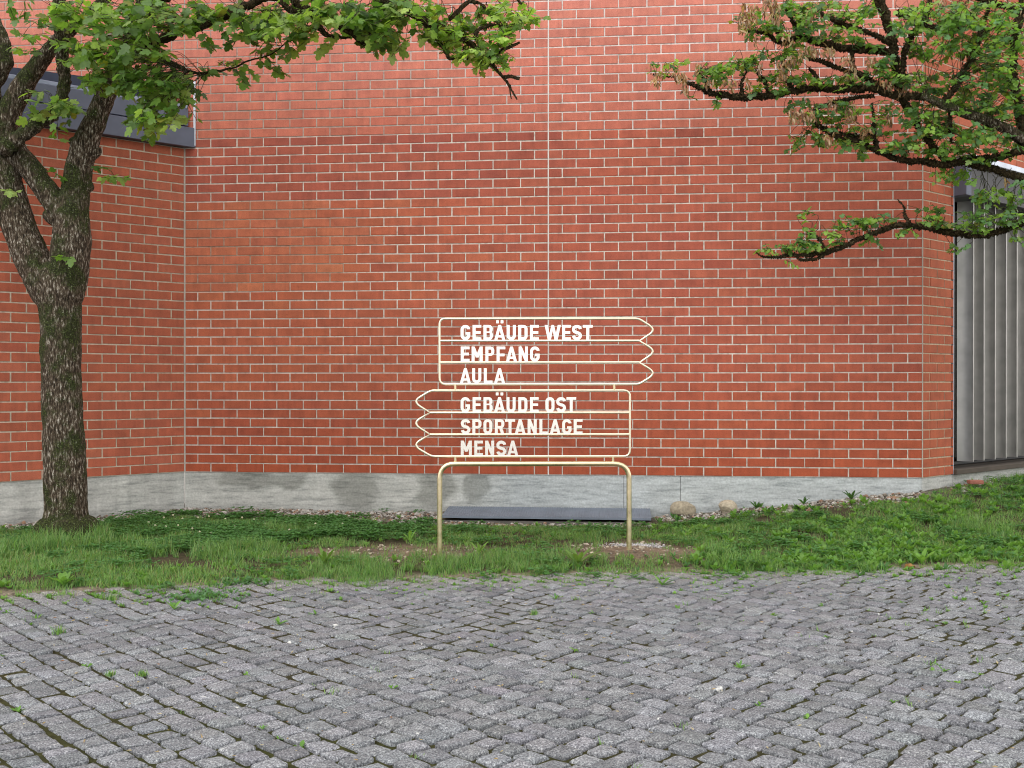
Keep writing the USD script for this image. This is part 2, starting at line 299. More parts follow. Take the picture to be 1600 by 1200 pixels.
# lawn earth: a fine sheet from the paving's edge to the walls
gx, gy = np.meshgrid(np.arange(-8.5, 8.6, 0.05), np.linspace(0, 1, 100), indexing='xy')
yl = edge_y(gx) - 0.12; yw = np.where(gx < C_L[0], 10.2, np.where(gx > C_R[0], 13.5, 10.2))
gyy = yl + (yw - yl) * gy ** 1.2
gz = ground_z(gx, gyy) + 0.012 * (meshkit.fbm(np.stack([gx * 9, gyy * 9, 0 * gx], -1), 3, 9) - 0.5)
def soil_mask(x, y):
    """1 where the earth lies bare"""
    a = np.exp(-(((x - 0.82) / 0.62) ** 2 + ((y - 7.34) / 0.56) ** 2) ** 2)
    b = np.exp(-(((x + 0.62) / 0.52) ** 2 + ((y - 7.22) / 0.34) ** 2) ** 2)
    c = 0.85 * np.exp(-(((x + 1.05) / 0.55) ** 2 + ((y - 7.42) / 0.26) ** 2) ** 2)
    e = 0.6 * np.exp(-(((x + 0.55) / 0.5) ** 2 + ((y - 7.5) / 0.2) ** 2) ** 2)
    return np.clip(np.maximum.reduce([a, b, c, e]), 0, 1)
def gap_wall(x, y):
    """distance in front of the walls"""
    q = np.stack([x, y], -1)
    dm = (q - C_L) @ N_M; dw = (q - C_L) @ N_W; dr = (q - C_R) @ N_R
    return np.where(x > C_R[0], dr, np.minimum(dm, np.where(x < C_L[0] + 0.4, dw, 9)))
nn = meshkit.fbm(np.stack([gx * 3, gyy * 3, 0 * gx], -1), 4, 3)[..., None]
earth = np.array([0.060, 0.052, 0.030]) * (0.7 + 0.6 * nn)
bare = np.array([0.175, 0.130, 0.095]) * (0.55 + 0.9 * nn)
sand = np.array([0.22, 0.185, 0.14])
mk = soil_mask(gx, gyy)[..., None]
col = earth * (1 - mk) + bare * mk
ed = np.clip(1 - (gyy - edge_y(gx)) / 0.10, 0, 1)[..., None]
col = col * (1 - 0.8 * ed) + sand * 0.8 * ed
gw = np.clip(1 - gap_wall(gx, gyy) / 0.45, 0, 1)[..., None]
col = col * (1 - 0.7 * gw) + np.array([0.16, 0.14, 0.12]) * 0.7 * gw
ny, nx = gx.shape
ii = (np.arange(ny - 1)[:, None] * nx + np.arange(nx - 1)[None]).ravel()
quad = np.stack([ii, ii + 1, ii + nx + 1, ii + nx], 1)
p = put('/World', 'lawn_soil', (np.stack([gx, gyy, gz], -1).reshape(-1, 3), quad), 'soil', smooth=True, tint=col.reshape(-1, 3))
tag(stage.GetPrimAtPath(p), 'brown earth of the lawn strip between paving and wall', 'soil', kind='structure')

# ------------------------------------------------------------------ cobblestone paving
bx, by = np.meshgrid(np.arange(-8.5, 8.6, 0.1), np.linspace(0, 1, 80), indexing='xy')
byy = 0.3 + (edge_y(bx) + 0.05 - 0.3) * by
bz = -0.0140 + 0.006 * meshkit.fbm(np.stack([bx * 8, byy * 8, 0 * bx], -1), 3, 2)
mossn = meshkit.fbm(np.stack([bx * 1.3, byy * 1.3, 0 * bx], -1), 3, 21)[..., None]
bcol = np.array([0.040, 0.031, 0.019]) * (1 - mossn) + np.array([0.036, 0.040, 0.010]) * mossn
near_edge = np.clip(1 - (edge_y(bx) - byy) / 0.5, 0, 1)[..., None]
bcol = bcol * (1 - 0.6 * near_edge) + np.array([0.15, 0.125, 0.09]) * 0.6 * near_edge
ny, nx = bx.shape
ii = (np.arange(ny - 1)[:, None] * nx + np.arange(nx - 1)[None]).ravel()
quad = np.stack([ii, ii + 1, ii + nx + 1, ii + nx], 1)
paving = put('/World', 'cobblestone_paving', (np.stack([bx, byy, bz], -1).reshape(-1, 3), quad), 'soil', smooth=True, tint=bcol.reshape(-1, 3))
tag(stage.GetPrimAtPath(paving), 'grey granite cobblestone paving in front of the lawn', 'paving', kind='structure')

# setts in diagonal rows; each a small domed block with an outline of its own
ROW, LEN = 0.104, 0.102
ang0 = math.radians(-47)
def bend(a, b):
    """row coordinates (a along, b across) -> ground; rows bow a little"""
    ca, sa = math.cos(ang0), math.sin(ang0)
    x = a * ca - b * sa; y = a * sa + b * ca
    x = x + 0.05 * np.sin(0.55 * y + 0.3 * x); y = y + 0.06 * np.sin(0.8 * x + 0.4)
    return x, y
K = 6
uu, vv = np.meshgrid(np.linspace(-1, 1, K), np.linspace(-1, 1, K), indexing='xy')
ringi = [(0, j) for j in range(K - 1)] + [(i, K - 1) for i in range(K - 1)] + [(K - 1, j) for j in range(K - 1, 0, -1)] + [(i, 0) for i in range(K - 1, 0, -1)]
ring = np.array([i * K + j for i, j in ringi])
ii = (np.arange(K - 1)[:, None] * K + np.arange(K - 1)[None]).ravel()
topf = np.stack([ii, ii + 1, ii + K + 1, ii + K], 1)
nr = len(ring)
skirt = np.stack([ring, K * K + np.arange(nr), K * K + (np.arange(nr) + 1) % nr, np.roll(ring, -1)], 1)
COB_F = np.vstack([topf[:, :3], topf[:, [0, 2, 3]], skirt[:, :3], skirt[:, [0, 2, 3]]])
rs = np.random.default_rng(11)
cobs = []
for r in range(-82, 83):
    a = -9.0 + rs.uniform(0, LEN); b0 = r * ROW + rs.normal(0, 0.003)
    while a < 9.0:
        w = LEN * rs.uniform(0.82, 1.22)
        cobs.append((a + w / 2, b0, w, ROW * rs.uniform(0.97, 1.05), rs.uniform(-0.07, 0.07))); a += w
cobs = np.array(cobs)
cx, cy = bend(cobs[:, 0], cobs[:, 1])
keep = (np.abs(cx) < 5.2) & (cy > 1.6) & (cy < edge_y(cx) - 0.03 + 0.07 * rs.normal(size=len(cx)).clip(-1, 1)) & (np.abs(cx) < 1.5 + cy * 0.62)
cobs, cx, cy = cobs[keep], cx[keep], cy[keep]
n = len(cobs)
su = np.sign(uu) * np.abs(uu) ** 0.33; sv = np.sign(vv) * np.abs(vv) ** 0.33
sq = 0.985 - 0.06 * (np.abs(uu * vv)) ** 3                # softened corners
gap = rs.uniform(0.008, 0.015, n)
la = (cobs[:, 2] - gap)[:, None, None] / 2 * su * sq + cobs[:, 0][:, None, None]
lb = (cobs[:, 3] - gap)[:, None, None] / 2 * sv * sq + cobs[:, 1][:, None, None]
sk = cobs[:, 4][:, None, None]
la = la + sk * (lb - cobs[:, 1][:, None, None]) + rs.normal(0, 0.09, (n, 1, 1)) * (lb - cobs[:, 1][:, None, None]) * vv
ox, oy = bend(la, lb)
jig = meshkit.noise(np.stack([ox * 38, oy * 38, 0 * ox], -1), 4) - 0.5
jig2 = meshkit.noise(np.stack([ox * 38, oy * 38, 0 * ox], -1), 8) - 0.5
ox = ox + 0.011 * jig; oy = oy + 0.011 * jig2
rim = np.maximum(np.abs(uu), np.abs(vv))
dome_h = 0.0035 * (1 - rim ** 2) - 0.0045 * (rim > 0.99)
tilt = rs.normal(0, 0.0034, (n, 2))
oz = dome_h + tilt[:, :1, None] * uu + tilt[:, 1:, None] * vv + rs.normal(0, 0.0026, (n, 1, 1)).clip(-0.004, 0.006) + 0.007 * (meshkit.noise(np.stack([ox * 60, oy * 60, 0 * ox + np.arange(n)[:, None, None] * 3.1], -1), 6) - 0.5)
und = 0.012 * (meshkit.fbm(np.stack([cx * 0.8, cy * 0.8, 0 * cx], -1), 2, 12) - 0.5)
oz = oz + und[:, None, None] - 0.004
topv = np.stack([ox, oy, oz], -1).reshape(n, K * K, 3)
cen = topv.mean(1, keepdims=True)
sk_v = topv[:, ring].copy(); sk_v[..., :2] = cen[..., :2] + (sk_v[..., :2] - cen[..., :2]) * 1.01; sk_v[..., 2] = -0.05
cob_v = np.concatenate([topv, sk_v], 1)
cob_t = np.array([0.184, 0.191, 0.204]) * rs.uniform(0.76, 1.2, (n, 1)) * (1 + rs.normal(0, 0.012, (n, 3)))
ne = np.clip(1 - (edge_y(cx) - cy) / 0.45, 0, 1)[:, None] * rs.uniform(0.3, 1, (n, 1))
cob_t = cob_t * (1 - 0.75 * ne) + np.array([0.27, 0.245, 0.205]) * 0.75 * ne
# the 300 that show largest are parts, the rest one part
px = cx / cy * F + 800; py = 597 + F * H / cy
area = np.where((px > 0) & (px < 1600) & (py < 1215), 1 / cy ** 3, 0)
big = np.argsort(-area)[:300]
for i in big:
    put(paving, 'cobble', (cob_v[i], COB_F), 'granite', smooth=True, tint=cob_t[i])
rest = np.setdiff1d(np.arange(n), big)
m = len(rest)
fv = cob_v[rest].reshape(-1, 3); nv = cob_v.shape[1]
ff = (COB_F[None] + (np.arange(m) * nv)[:, None, None]).reshape(-1, 3)
put(paving, 'cobbles', (fv, ff), 'granite', smooth=True, tint=np.repeat(cob_t[rest], nv, 0), kind='stuff')

# ------------------------------------------------------------------ brick building
building = thing('brick_building', 'red brick building with grey concrete base, corner recess and vertical fins', 'building')
JT = 0.011
TOP_K = 66
def to3(o, d, n_, s, out, z): return np.array([*(o + d * s + n_ * out), z])
def zone(wall, k, s):
    """(brick colour, mortar colour) of a course k at s metres along a wall; different deliveries of brick"""
    j = rng.random()
    if wall == 'wing':
        c = np.array([0.405, 0.112, 0.064]); mo = np.array([0.54, 0.48, 0.39])
        return c, mo
    if wall == 'return':
        return np.array([0.410, 0.108, 0.054]), np.array([0.50, 0.41, 0.30])
    if k >= 37:
        a = min(1, (k - 36) / 14)
        b = min(1.0, max(0.0, (s - 1.2) / 2.5))
        return np.array([0.475 + 0.115 * a, 0.142 + 0.070 * a, 0.095 + 0.068 * a]), np.array([0.42, 0.35, 0.31]) * (1 - b) + np.array([0.66, 0.60, 0.58]) * b
    lim = 1.25 - 0.05 * abs(k - 25) + 1.0 * (meshkit.noise(np.array([k * 0.6, 3.3, 0]), 3) - 0.3)
    lim += 0.35 * (meshkit.noise(np.array([k * 3.7, round(s * 4) * 1.9, 0.0]), 5) - 0.5)
    if 19 < k < 30 and (0.45 if k > 27 else 0.0) < s < lim and meshkit.noise(np.array([k * 5.3 + 0.5, round(s * 4) * 2.3, 0.5]), 15) < 0.80:
        return np.array([0.490, 0.152, 0.084]), np.array([0.43, 0.315, 0.25])
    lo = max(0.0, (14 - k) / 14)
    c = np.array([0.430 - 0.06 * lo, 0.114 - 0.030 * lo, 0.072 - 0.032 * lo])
    reach = min(1.0, max(0.0, (3.6 - s) / 2.2)) * min(1.0, max(0.0, (k - 4) / 8))
    if k < 30: c = c * (1 - 0.75 * reach) + np.array([0.455, 0.128, 0.066]) * 0.75 * reach
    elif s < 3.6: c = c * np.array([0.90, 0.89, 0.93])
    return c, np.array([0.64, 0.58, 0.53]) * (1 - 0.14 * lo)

def lay(wall, o, d, n_, s_from, s_to, k_from, k_to, shift, holes=(), seam=None):
    """bricks of one wall face: list of (s0, s1, k)"""
    out = []
    for k in range(k_from, k_to):
        half = (k % 2 == 1) ^ shift
        cut = [s_from, s_to] + ([seam] if seam else []) + [h[0] for h in holes if h[2] <= k < h[3]]
        m0 = int(math.floor(s_from / L_B)) - 1; m1 = int(math.ceil(s_to / L_B)) + 1
        cut += [c for c in (np.arange(m0, m1 + 1) + (0.5 if half else 0.0)) * L_B if s_from + 0.03 < c < s_to - 0.03]
        cut = sorted(set(round(c, 4) for c in cut))
        for a, b in zip(cut[:-1], cut[1:]):
            mid = (a + b) / 2
            if b - a < 0.03 or any(h[0] < mid < h[1] and h[2] <= k < h[3] for h in holes): continue
            out.append((a + JT / 2, b - JT / 2, k))
    return out

CH, DEPTH = 0.002, 0.03
BR_F = []
def brick_geo(o, d, n_, a, b, k):
    """brick face with chamfered arrises; the back is buried in the mortar"""
    z0 = BASE + k * P_C + JT / 2; z1 = BASE + (k + 1) * P_C - JT / 2
    j = rng.normal(0, 0.0007, 4); a += j[0]; b += j[1]; z0 += j[2]; z1 += j[3]
    out = rng.normal(0, 0.0006)
    pts = []
    for (e, w) in ((CH, 0.0), (0.0, -CH), (0.0, -DEPTH)):
        for s, z in ((a + e, z0 + e), (b - e, z0 + e), (b - e, z1 - e), (a + e, z1 - e)):
            pts.append(to3(o, d, n_, s, out + w, z))
    return np.array(pts)
q = [[0, 1, 2, 3]]
for ri in (0, 4):
    for e in range(4): q.append([ri + e, ri + 4 + e, ri + 4 + (e + 1) % 4, ri + (e + 1) % 4])
q = np.array(q); BR_F = np.vstack([q[:, :3], q[:, [0, 2, 3]]])

OPEN_S, OPEN_K = 2.14 * L_B, 34
walls = [
    ('main', C_L, D_M, N_M, 0.0, 26.5 * L_B, 0, TOP_K, False, (), 13.5 * L_B),
    ('main', C_L, D_M, N_M, -14 * L_B, 0.0, 37, TOP_K, False, (), None),
    ('wing', C_L, -D_W, N_W, -14 * L_B, 0.0, 0, 36, False, (), None),
    ('return', C_R, D_R, N_R, 0.0, 20 * L_B, 0, TOP_K, True, ((OPEN_S, 99, 0, OPEN_K),), None),
]
w_parts = {}
def wall_part(key, label, mesh, tint):
    w_parts[key] = put(building, 'wall', mesh, 'mortar', tint=tint, label=label)

def mortar_grid(wall, o, d, n_, s0, s1, k0, k1, hole=None, back=0.004):
    """the mortar bed as a sheet cut at half bricks and courses, coloured by course"""
    S = Soup()
    ss = np.arange(s0, s1 + 1e-6, L_B / 2); ss[-1] = s1
    for k in range(k0, k1):
        for a, b in zip(ss[:-1], ss[1:]):
            if hole and (a + b) / 2 > hole[0] and k < hole[1]: continue
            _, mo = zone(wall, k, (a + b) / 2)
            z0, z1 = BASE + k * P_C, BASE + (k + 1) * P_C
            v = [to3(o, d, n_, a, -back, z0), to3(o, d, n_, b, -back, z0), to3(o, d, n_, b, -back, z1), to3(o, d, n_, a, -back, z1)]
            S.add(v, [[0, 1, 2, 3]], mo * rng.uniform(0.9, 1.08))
    return S

def slab(o, d, n_, s0, s1, z0, z1, front, thick):
    pts = np.array([to3(o, d, n_, s, out, z) for z in (z0, z1) for s, out in ((s0, front), (s1, front), (s1, front - thick), (s0, front - thick))])
    f = [[0, 1, 5, 4], [1, 2, 6, 5], [2, 3, 7, 6], [3, 0, 4, 7], [4, 5, 6, 7], [3, 2, 1, 0]]
    return pts, np.array(f)

TOPZ = BASE + TOP_K * P_C
for key, label, parts_ in (('main', 'tall red brick wall behind the sign', [walls[0], walls[1]]), ('wing', 'brick wall of the low wing behind the left tree', [walls[2]]), ('return', 'brick return and wall over the fins on the right', [walls[3]])):
    S = Soup()
    for (w, o, d, n_, s0, s1, k0, k1, sh, holes, seam) in parts_:
        Gd = mortar_grid(w, o, d, n_, s0, s1, k0, k1, (OPEN_S, OPEN_K) if key == 'return' else None)
        S.add(*Gd.mesh(), Gd.tint())
    grey = np.array([0.4, 0.35, 0.32])
    if key == 'main':
        S.add(*slab(C_L, D_M, N_M, 0.0, 26.5 * L_B - 0.02, BASE - 0.0, TOPZ, -0.03, 0.35), grey); S.add(*slab(C_L, D_M, N_M, -14 * L_B, 0, BASE + 37 * P_C, TOPZ, -0.03, 0.35), grey)
    elif key == 'wing': S.add(*slab(C_L, -D_W, N_W, -14 * L_B, 0.0, BASE, BASE + 36 * P_C, -0.03, 0.35), grey)
    else:
        S.add(*slab(C_R, D_R, N_R, 0.0, OPEN_S, BASE, TOPZ, -0.03, 0.28), grey); S.add(*slab(C_R, D_R, N_R, OPEN_S, 20 * L_B, BASE + OPEN_K * P_C, TOPZ, -0.03, 0.28), grey)
    wall_part(key, label, S.mesh(), S.tint())

allb = []
for (w, o, d, n_, s0, s1, k0, k1, sh, holes, seam) in walls:
    for a, b, k in lay(w, o, d, n_, s0, s1, k0, k1, sh, holes, seam):
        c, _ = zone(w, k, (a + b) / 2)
        r = rng.random()
        if w == 'main' and k < 37:
            if r < 0.07: c = c * np.array([0.90, 0.88, 0.93])
            elif r > 0.93: c = c * np.array([1.06, 1.13, 1.08])
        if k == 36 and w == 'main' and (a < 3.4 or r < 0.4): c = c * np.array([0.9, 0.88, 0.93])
        if w == 'wing' and r > 0.9: c = c * np.array([1.05, 1.15, 1.2])
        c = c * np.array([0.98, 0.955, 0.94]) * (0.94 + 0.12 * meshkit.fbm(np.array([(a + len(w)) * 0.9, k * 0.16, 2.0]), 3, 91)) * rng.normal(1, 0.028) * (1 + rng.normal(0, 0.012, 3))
        pts = brick_geo(o, d, n_, a, b, k)
        mid = pts[:4].mean(0)
        uu_ = 800 + F * pts[:4, 0] / pts[:4, 1]; vv_ = 597 - F * (pts[:4, 2] - H) / pts[:4, 1]
        vis = uu_.min() > 2 and uu_.max() < 1598 and vv_.min() > 2
        ar = (uu_.max() - uu_.min()) * (vv_.max() - vv_.min()) if vis else 0
        if w == 'wing' and 55 < uu_.mean() < 135: ar = 0            # behind the trunk
        if vv_.mean() < 260 and (uu_.mean() > 1330 or uu_.mean() < 330): ar = 0   # behind leaves
        allb.append((ar, w, pts, c))
order = sorted(range(len(allb)), key=lambda i: -allb[i][0])
single = set(order[:300])
rest_s = {}
for i, (ar, w, pts, c) in enumerate(allb):
    if i in single: put(w_parts[w], 'brick', (pts, BR_F), 'brick', tint=c)
    else: rest_s.setdefault(w, Soup()).add(pts, BR_F, c)
for w, S in rest_s.items():
    put(w_parts[w], 'bricks', S.mesh(), 'brick', tint=S.tint(), kind='stuff')

# movement joint in the main wall, light strips in the corners
def strip(parent, name, o, d, n_, s, width, out, z0, z1, material):
    put(parent, name, slab(o, d, n_, s - width / 2, s + width / 2, z0, z1, out, 0.02), material)
strip(building, 'movement_joint', C_L, D_M, N_M, 13.5 * L_B, 0.012, -0.0012, BASE, TOPZ - 0.01, 'pale_sealant')

for o_, a_ in ((C_L, 0), (C_R, 1)):
    jv = trimesh.creation.cylinder(0.010 if a_ == 0 else 0.0055, (36 if a_ == 0 else TOP_K) * P_C - 0.01, sections=10); jv.apply_translation((*(o_ - N_M * (0.004 if a_ == 0 else 0.0045)), BASE + (36 if a_ == 0 else TOP_K) * P_C / 2))
    put(building, 'corner_joint', jv, 'sealant', smooth=30)
# concrete base
def stains(wall, s, z):
    """colour of the concrete: damp repair patches and streaks with shapes of their own"""
    base = np.array([0.47, 0.475, 0.455])
    n1 = meshkit.fbm(np.stack([s * 5, z * 9, 0 * s], -1), 4, 31)
    c = base[None, None] * (0.86 + 0.34 * n1)[..., None]
    if wall == 'main':
        for (u0, w_, zc, h_, a) in ((0.55, 0.34, 0.31, 0.11, 0.45), (1.05, 0.26, 0.31, 0.10, 0.45), (1.62, 0.26, 0.22, 0.22, 0.42), (2.34, 0.22, 0.22, 0.22, 0.40), (2.72, 0.14, 0.25, 0.2, 0.35)):
            r = ((s - u0) / w_) ** 2 + ((z - zc) / h_) ** 2 + 2.0 * (meshkit.fbm(np.stack([s * 6, z * 8, 0 * s + u0], -1), 4, 17) - 0.5)
            k = np.clip((0.95 - r) / 0.45, 0, 1)[..., None] * 0.95
            c = c * (1 - k) + np.array([0.29, 0.295, 0.275]) * k
        k = np.clip((s - 2.5) / 0.6, 0, 1)[..., None]
        c = c * (1 - k) + c * np.array([0.92, 0.97, 1.04]) * k
    if wall == 'wing':
        st = meshkit.fbm(np.stack([s * 16, z * 0.8, 0 * s], -1), 3, 77)
        c = c * (0.78 + 0.45 * st)[..., None]
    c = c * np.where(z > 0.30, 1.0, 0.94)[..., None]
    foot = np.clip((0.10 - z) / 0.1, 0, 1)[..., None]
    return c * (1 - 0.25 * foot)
def plinth(wall, o, d, n_, s0, s1, label, joints=(), zt=BASE):
    S = Soup(); front = -0.010
    edges = [s0] + list(joints) + [s1]
    for a, b in zip(edges[:-1], edges[1:]):
        a2, b2 = a + (0.002 if a != s0 else 0), b - (0.002 if b != s1 else 0)
        nx_, nz_ = max(2, int((b2 - a2) / 0.02)), 30
        s, z = np.meshgrid(np.linspace(a2, b2, nx_), np.linspace(-0.25, zt - 0.001, nz_), indexing='xy')
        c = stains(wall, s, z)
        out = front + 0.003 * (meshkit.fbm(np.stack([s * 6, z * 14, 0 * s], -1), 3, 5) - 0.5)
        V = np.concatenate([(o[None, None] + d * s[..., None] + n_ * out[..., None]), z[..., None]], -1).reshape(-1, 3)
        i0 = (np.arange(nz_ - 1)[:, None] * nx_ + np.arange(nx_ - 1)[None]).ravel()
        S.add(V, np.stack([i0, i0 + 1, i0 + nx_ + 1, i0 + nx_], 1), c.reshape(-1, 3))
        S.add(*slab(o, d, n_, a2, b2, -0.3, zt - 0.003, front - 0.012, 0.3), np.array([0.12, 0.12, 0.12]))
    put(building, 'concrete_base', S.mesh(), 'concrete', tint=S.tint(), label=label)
plinth('main', C_L, D_M, N_M, 0.0, 26.5 * L_B, 'grey concrete base with damp patches under the tall wall', joints=(4.05, 4.55))
plinth('wing', C_L, -D_W, N_W, -14 * L_B, 0.0, 'streaked concrete base under the low wing')
plinth('return', C_R, D_R, N_R, 0.0, OPEN_S, 'concrete base under the brick return')
plinth('return', C_R, D_R, N_R, OPEN_S + 0.003, 20 * L_B, 'concrete base under the fins', zt=BASE - 0.004)

# coping on top of the walls
put(building, 'coping', slab(C_L, D_M, N_M, -14 * L_B, 26.5 * L_B - 0.03, TOPZ + 0.002, TOPZ + 0.06, 0.04, 0.5), 'slate_metal')
put(building, 'coping', slab(C_R, D_R, N_R, 0.03, 20 * L_B, TOPZ + 0.003, TOPZ + 0.061, 0.04, 0.4), 'slate_metal')

# low roof of the wing: gutter fascia, upper band, pale capping and the end panel by the tall wall
zf = BASE + 36 * P_C
def wing_box(s0, s1, z0, z1, front, thick, name, material, label=None, bev=0.004):
    sx, sy, sz = s1 - s0, thick, z1 - z0
    v, f = rounded_box(sx, sy, sz, bev)
    R = np.array([[-D_W[0], -N_W[0], 0], [-D_W[1], -N_W[1], 0], [0, 0, 1.0]])
    c = to3(C_L, -D_W, N_W, (s0 + s1) / 2, front - thick / 2, (z0 + z1) / 2)
    v = v @ R.T + c
    return put(building, name, (v, f), material, label=label)
wing_box(-3.5, 0.10, zf + 0.004, zf + 0.185, 0.075, 0.20, 'gutter_fascia', 'slate_metal', 'dark blue-grey metal fascia of the low roof')
wing_box(0.104, 0.135, zf + 0.004, zf + 0.188, 0.077, 0.20, 'fascia_end_cap', 'slate_metal')
wing_box(-3.5, 0.02, zf + 0.2, zf + 0.36, 0.045, 0.17, 'upper_band', 'slate_metal')
wing_box(-3.5, 0.02, zf + 0.363, zf + 0.40, 0.03, 0.16, 'roof_capping', 'zinc')
wing_box(-3.5, 0.2, zf + 0.186, zf + 0.199, -0.05, 0.2, 'shadow_gap', 'dark_metal')
wing_box(0.023, 0.21, zf + 0.2, zf + 0.50, 0.02, 0.03, 'end_panel', 'fascia_grey')
# roof plane rising behind the capping to the tall wall
rv = np.array([to3(C_L, -D_W, N_W, -3.5, -0.13, zf + 0.39), to3(C_L, -D_W, N_W, 0.2, -0.13, zf + 0.39), to3(C_L, D_M, N_M, 0.0, 0.0, zf + 0.55), to3(C_L, D_M, N_M, -14 * L_B, 0.0, zf + 0.55)])
rv = np.vstack([rv, rv - [0, 0, 0.05]])
put(building, 'roof', (rv, np.array([[0, 1, 2, 3], [7, 6, 5, 4], [0, 4, 5, 1], [1, 5, 6, 2], [2, 6, 7, 3], [3, 7, 4, 0]])), 'slate_metal')
put(building, 'flashing_strip', slab(C_L, D_M, N_M, 0.088, 0.108, zf + 0.02, zf + 0.62, 0.008, 0.03), 'pale_metal')

# window bay on the right: lintel box, capping, fins, sill, glass and dark room
def bay(s0, s1, z0, z1, front, thick, name, material, label=None, bev=0.004):
    v, f = rounded_box(s1 - s0, thick, z1 - z0, bev)
    R = np.array([[D_R[0], -N_R[0], 0], [D_R[1], -N_R[1], 0], [0, 0, 1.0]])
    v = v @ R.T + to3(C_R, D_R, N_R, (s0 + s1) / 2, front - thick / 2, (z0 + z1) / 2)
    return put(building, name, (v, f), material, label=label)
S1 = 20 * L_B
zl = BASE + 30.1 * P_C
bay(OPEN_S + 0.012, S1, zl, BASE + 33.75 * P_C, 0.10, 0.26, 'lintel_fascia', 'fascia_grey', 'dark grey fascia box over the fins')
bay(OPEN_S + 0.005, OPEN_S + 0.10, zl - 0.002, BASE + 33.76 * P_C, 0.115, 0.26, 'fascia_end_cap', 'slate_metal')
bay(OPEN_S + 0.012, S1, BASE + 33.78 * P_C, BASE + 34.4 * P_C, 0.16, 0.2, 'roof_capping', 'pale_metal', 'bright metal capping above the fascia on the right')
put(building, 'jamb_strip', slab(C_R, D_R, N_R, OPEN_S - 0.004, OPEN_S + 0.003, BASE, zl + 0.3, 0.003, 0.2), 'pale_metal')
bay(OPEN_S + 0.004, S1, BASE + 0.0, BASE + 0.045, 0.03, 0.36, 'window_sill', 'timber_brown')
bay(OPEN_S + 0.004, S1, BASE + 0.075, BASE + 0.098, -0.07, 0.05, 'fin_rail', 'dark_metal')
zfin0, zfin1 = BASE + 0.10, zl + 0.02
sfin = OPEN_S + 0.36
for i in range(18):
    s = sfin + i * 0.222
    if s > S1 - 0.1: break
    dep = 0.125 if i else 0.135
    # blade with a slightly curved section and a rounded front edge
    t_ = np.linspace(0, 1, 8); cu = 0.012 * np.sin(np.pi * t_)
    pl = [(-0.135 + dep * a, s - 0.035 * (1 - a) + c) for a, c in zip(t_, cu)]
    pl = np.array(pl); off = 0.0035
    prof = np.vstack([np.column_stack([pl[:, 1] + off, pl[:, 0]]), np.column_stack([pl[::-1, 1] - off, pl[::-1, 0]])])
    poly = Polygon(prof).union(Point(pl[-1, 1], pl[-1, 0]).buffer(0.007, 6))
    e = trimesh.creation.extrude_polygon(poly, zfin1 - zfin0, engine='earcut')
    v = np.array(e.vertices)
    W = (C_R[None] + D_R * v[:, :1] + N_R * v[:, 1:2]); W = np.column_stack([W, v[:, 2] + zfin0])
    put(building, 'fin', (W, np.array(e.faces)), 'aluminium', smooth=30)
for i in range(4):
    a = OPEN_S + 0.01 + i * 1.12
    fr = put(building, 'window', slab(C_R, D_R, N_R, a, a + 0.05, BASE + 0.05, zl + 0.05, -0.20, 0.05), 'dark_metal')
    put(fr, 'pane', slab(C_R, D_R, N_R, a + 0.052, a + 1.118, BASE + 0.052, zl + 0.04, -0.215, 0.006), 'pane')
    put(fr, 'transom', slab(C_R, D_R, N_R, a + 0.051, a + 1.119, BASE + 1.25, BASE + 1.33, -0.2, 0.05), 'dark_metal')
S = Soup()
for q_ in (slab(C_R, D_R, N_R, OPEN_S - 0.02, S1, BASE - 0.1, zl + 0.4, -1.9, 0.1), slab(C_R, D_R, N_R, OPEN_S - 0.02, S1, BASE - 0.1, BASE - 0.006, -0.29, 1.7),
           slab(C_R, D_R, N_R, OPEN_S - 0.02, S1, zl + 0.3, zl + 0.4, -0.29, 1.6), slab(C_R, D_R, N_R, OPEN_S - 0.12, OPEN_S - 0.03, BASE - 0.1, zl + 0.4, -0.3, 1.6),
           slab(C_R, D_R, N_R, S1 - 0.1, S1, BASE - 0.1, zl + 0.4, -0.3, 1.6)):
    S.add(*q_)
put(building, 'room', S.mesh(), 'interior')

# ------------------------------------------------------------------ light-well cover, stones
cov = thing('light_well_cover', 'dark blue ribbed metal cover lying flat at the foot of the wall', 'cover')
ua = on_main(702)[0]; ub = on_main(1018)[0]
sa = (ua - C_L[0]) / D_M[0]; sb = (ub - C_L[0]) / D_M[0] - 0.02
zc0, zc1 = 0.078, 0.046
v = np.array([to3(C_L, D_M, N_M, s, o_, z) for z_ in (0, -0.018) for s, o_, z in ((sa, 0.44, zc1 + z_), (sb, 0.44, zc1 + z_), (sb, 0.02, zc0 + z_), (sa, 0.02, zc0 + z_))])
put(cov, 'plate', (v, np.array([[0, 1, 2, 3], [7, 6, 5, 4], [0, 4, 5, 1], [1, 5, 6, 2], [2, 6, 7, 3], [3, 7, 4, 0]])), 'blue_grating')
S = Soup()
for s in np.arange(sa + 0.012, sb, 0.022):
    v = np.array([to3(C_L, D_M, N_M, s + w_, o_, z) for (w_, dz) in ((-0.006, 0), (0.0, 0.003), (0.006, 0)) for o_, z in ((0.437, zc1 + dz + 0.0005), (0.022, zc0 + dz + 0.0005))])
    S.add(v, [[0, 2, 3, 1], [2, 4, 5, 3]]); S.add(v[[0, 4, 2]], [[0, 1, 2]])
put(cov, 'ribs', S.mesh(), 'blue_grating', kind='stuff')
kb = slab(C_L, D_M, N_M, sa - 0.03, sb + 0.03, -0.12, 0.006, 0.47, 0.07)
put(cov, 'kerb', kb, 'concrete', tint=np.array([0.13, 0.12, 0.11]))

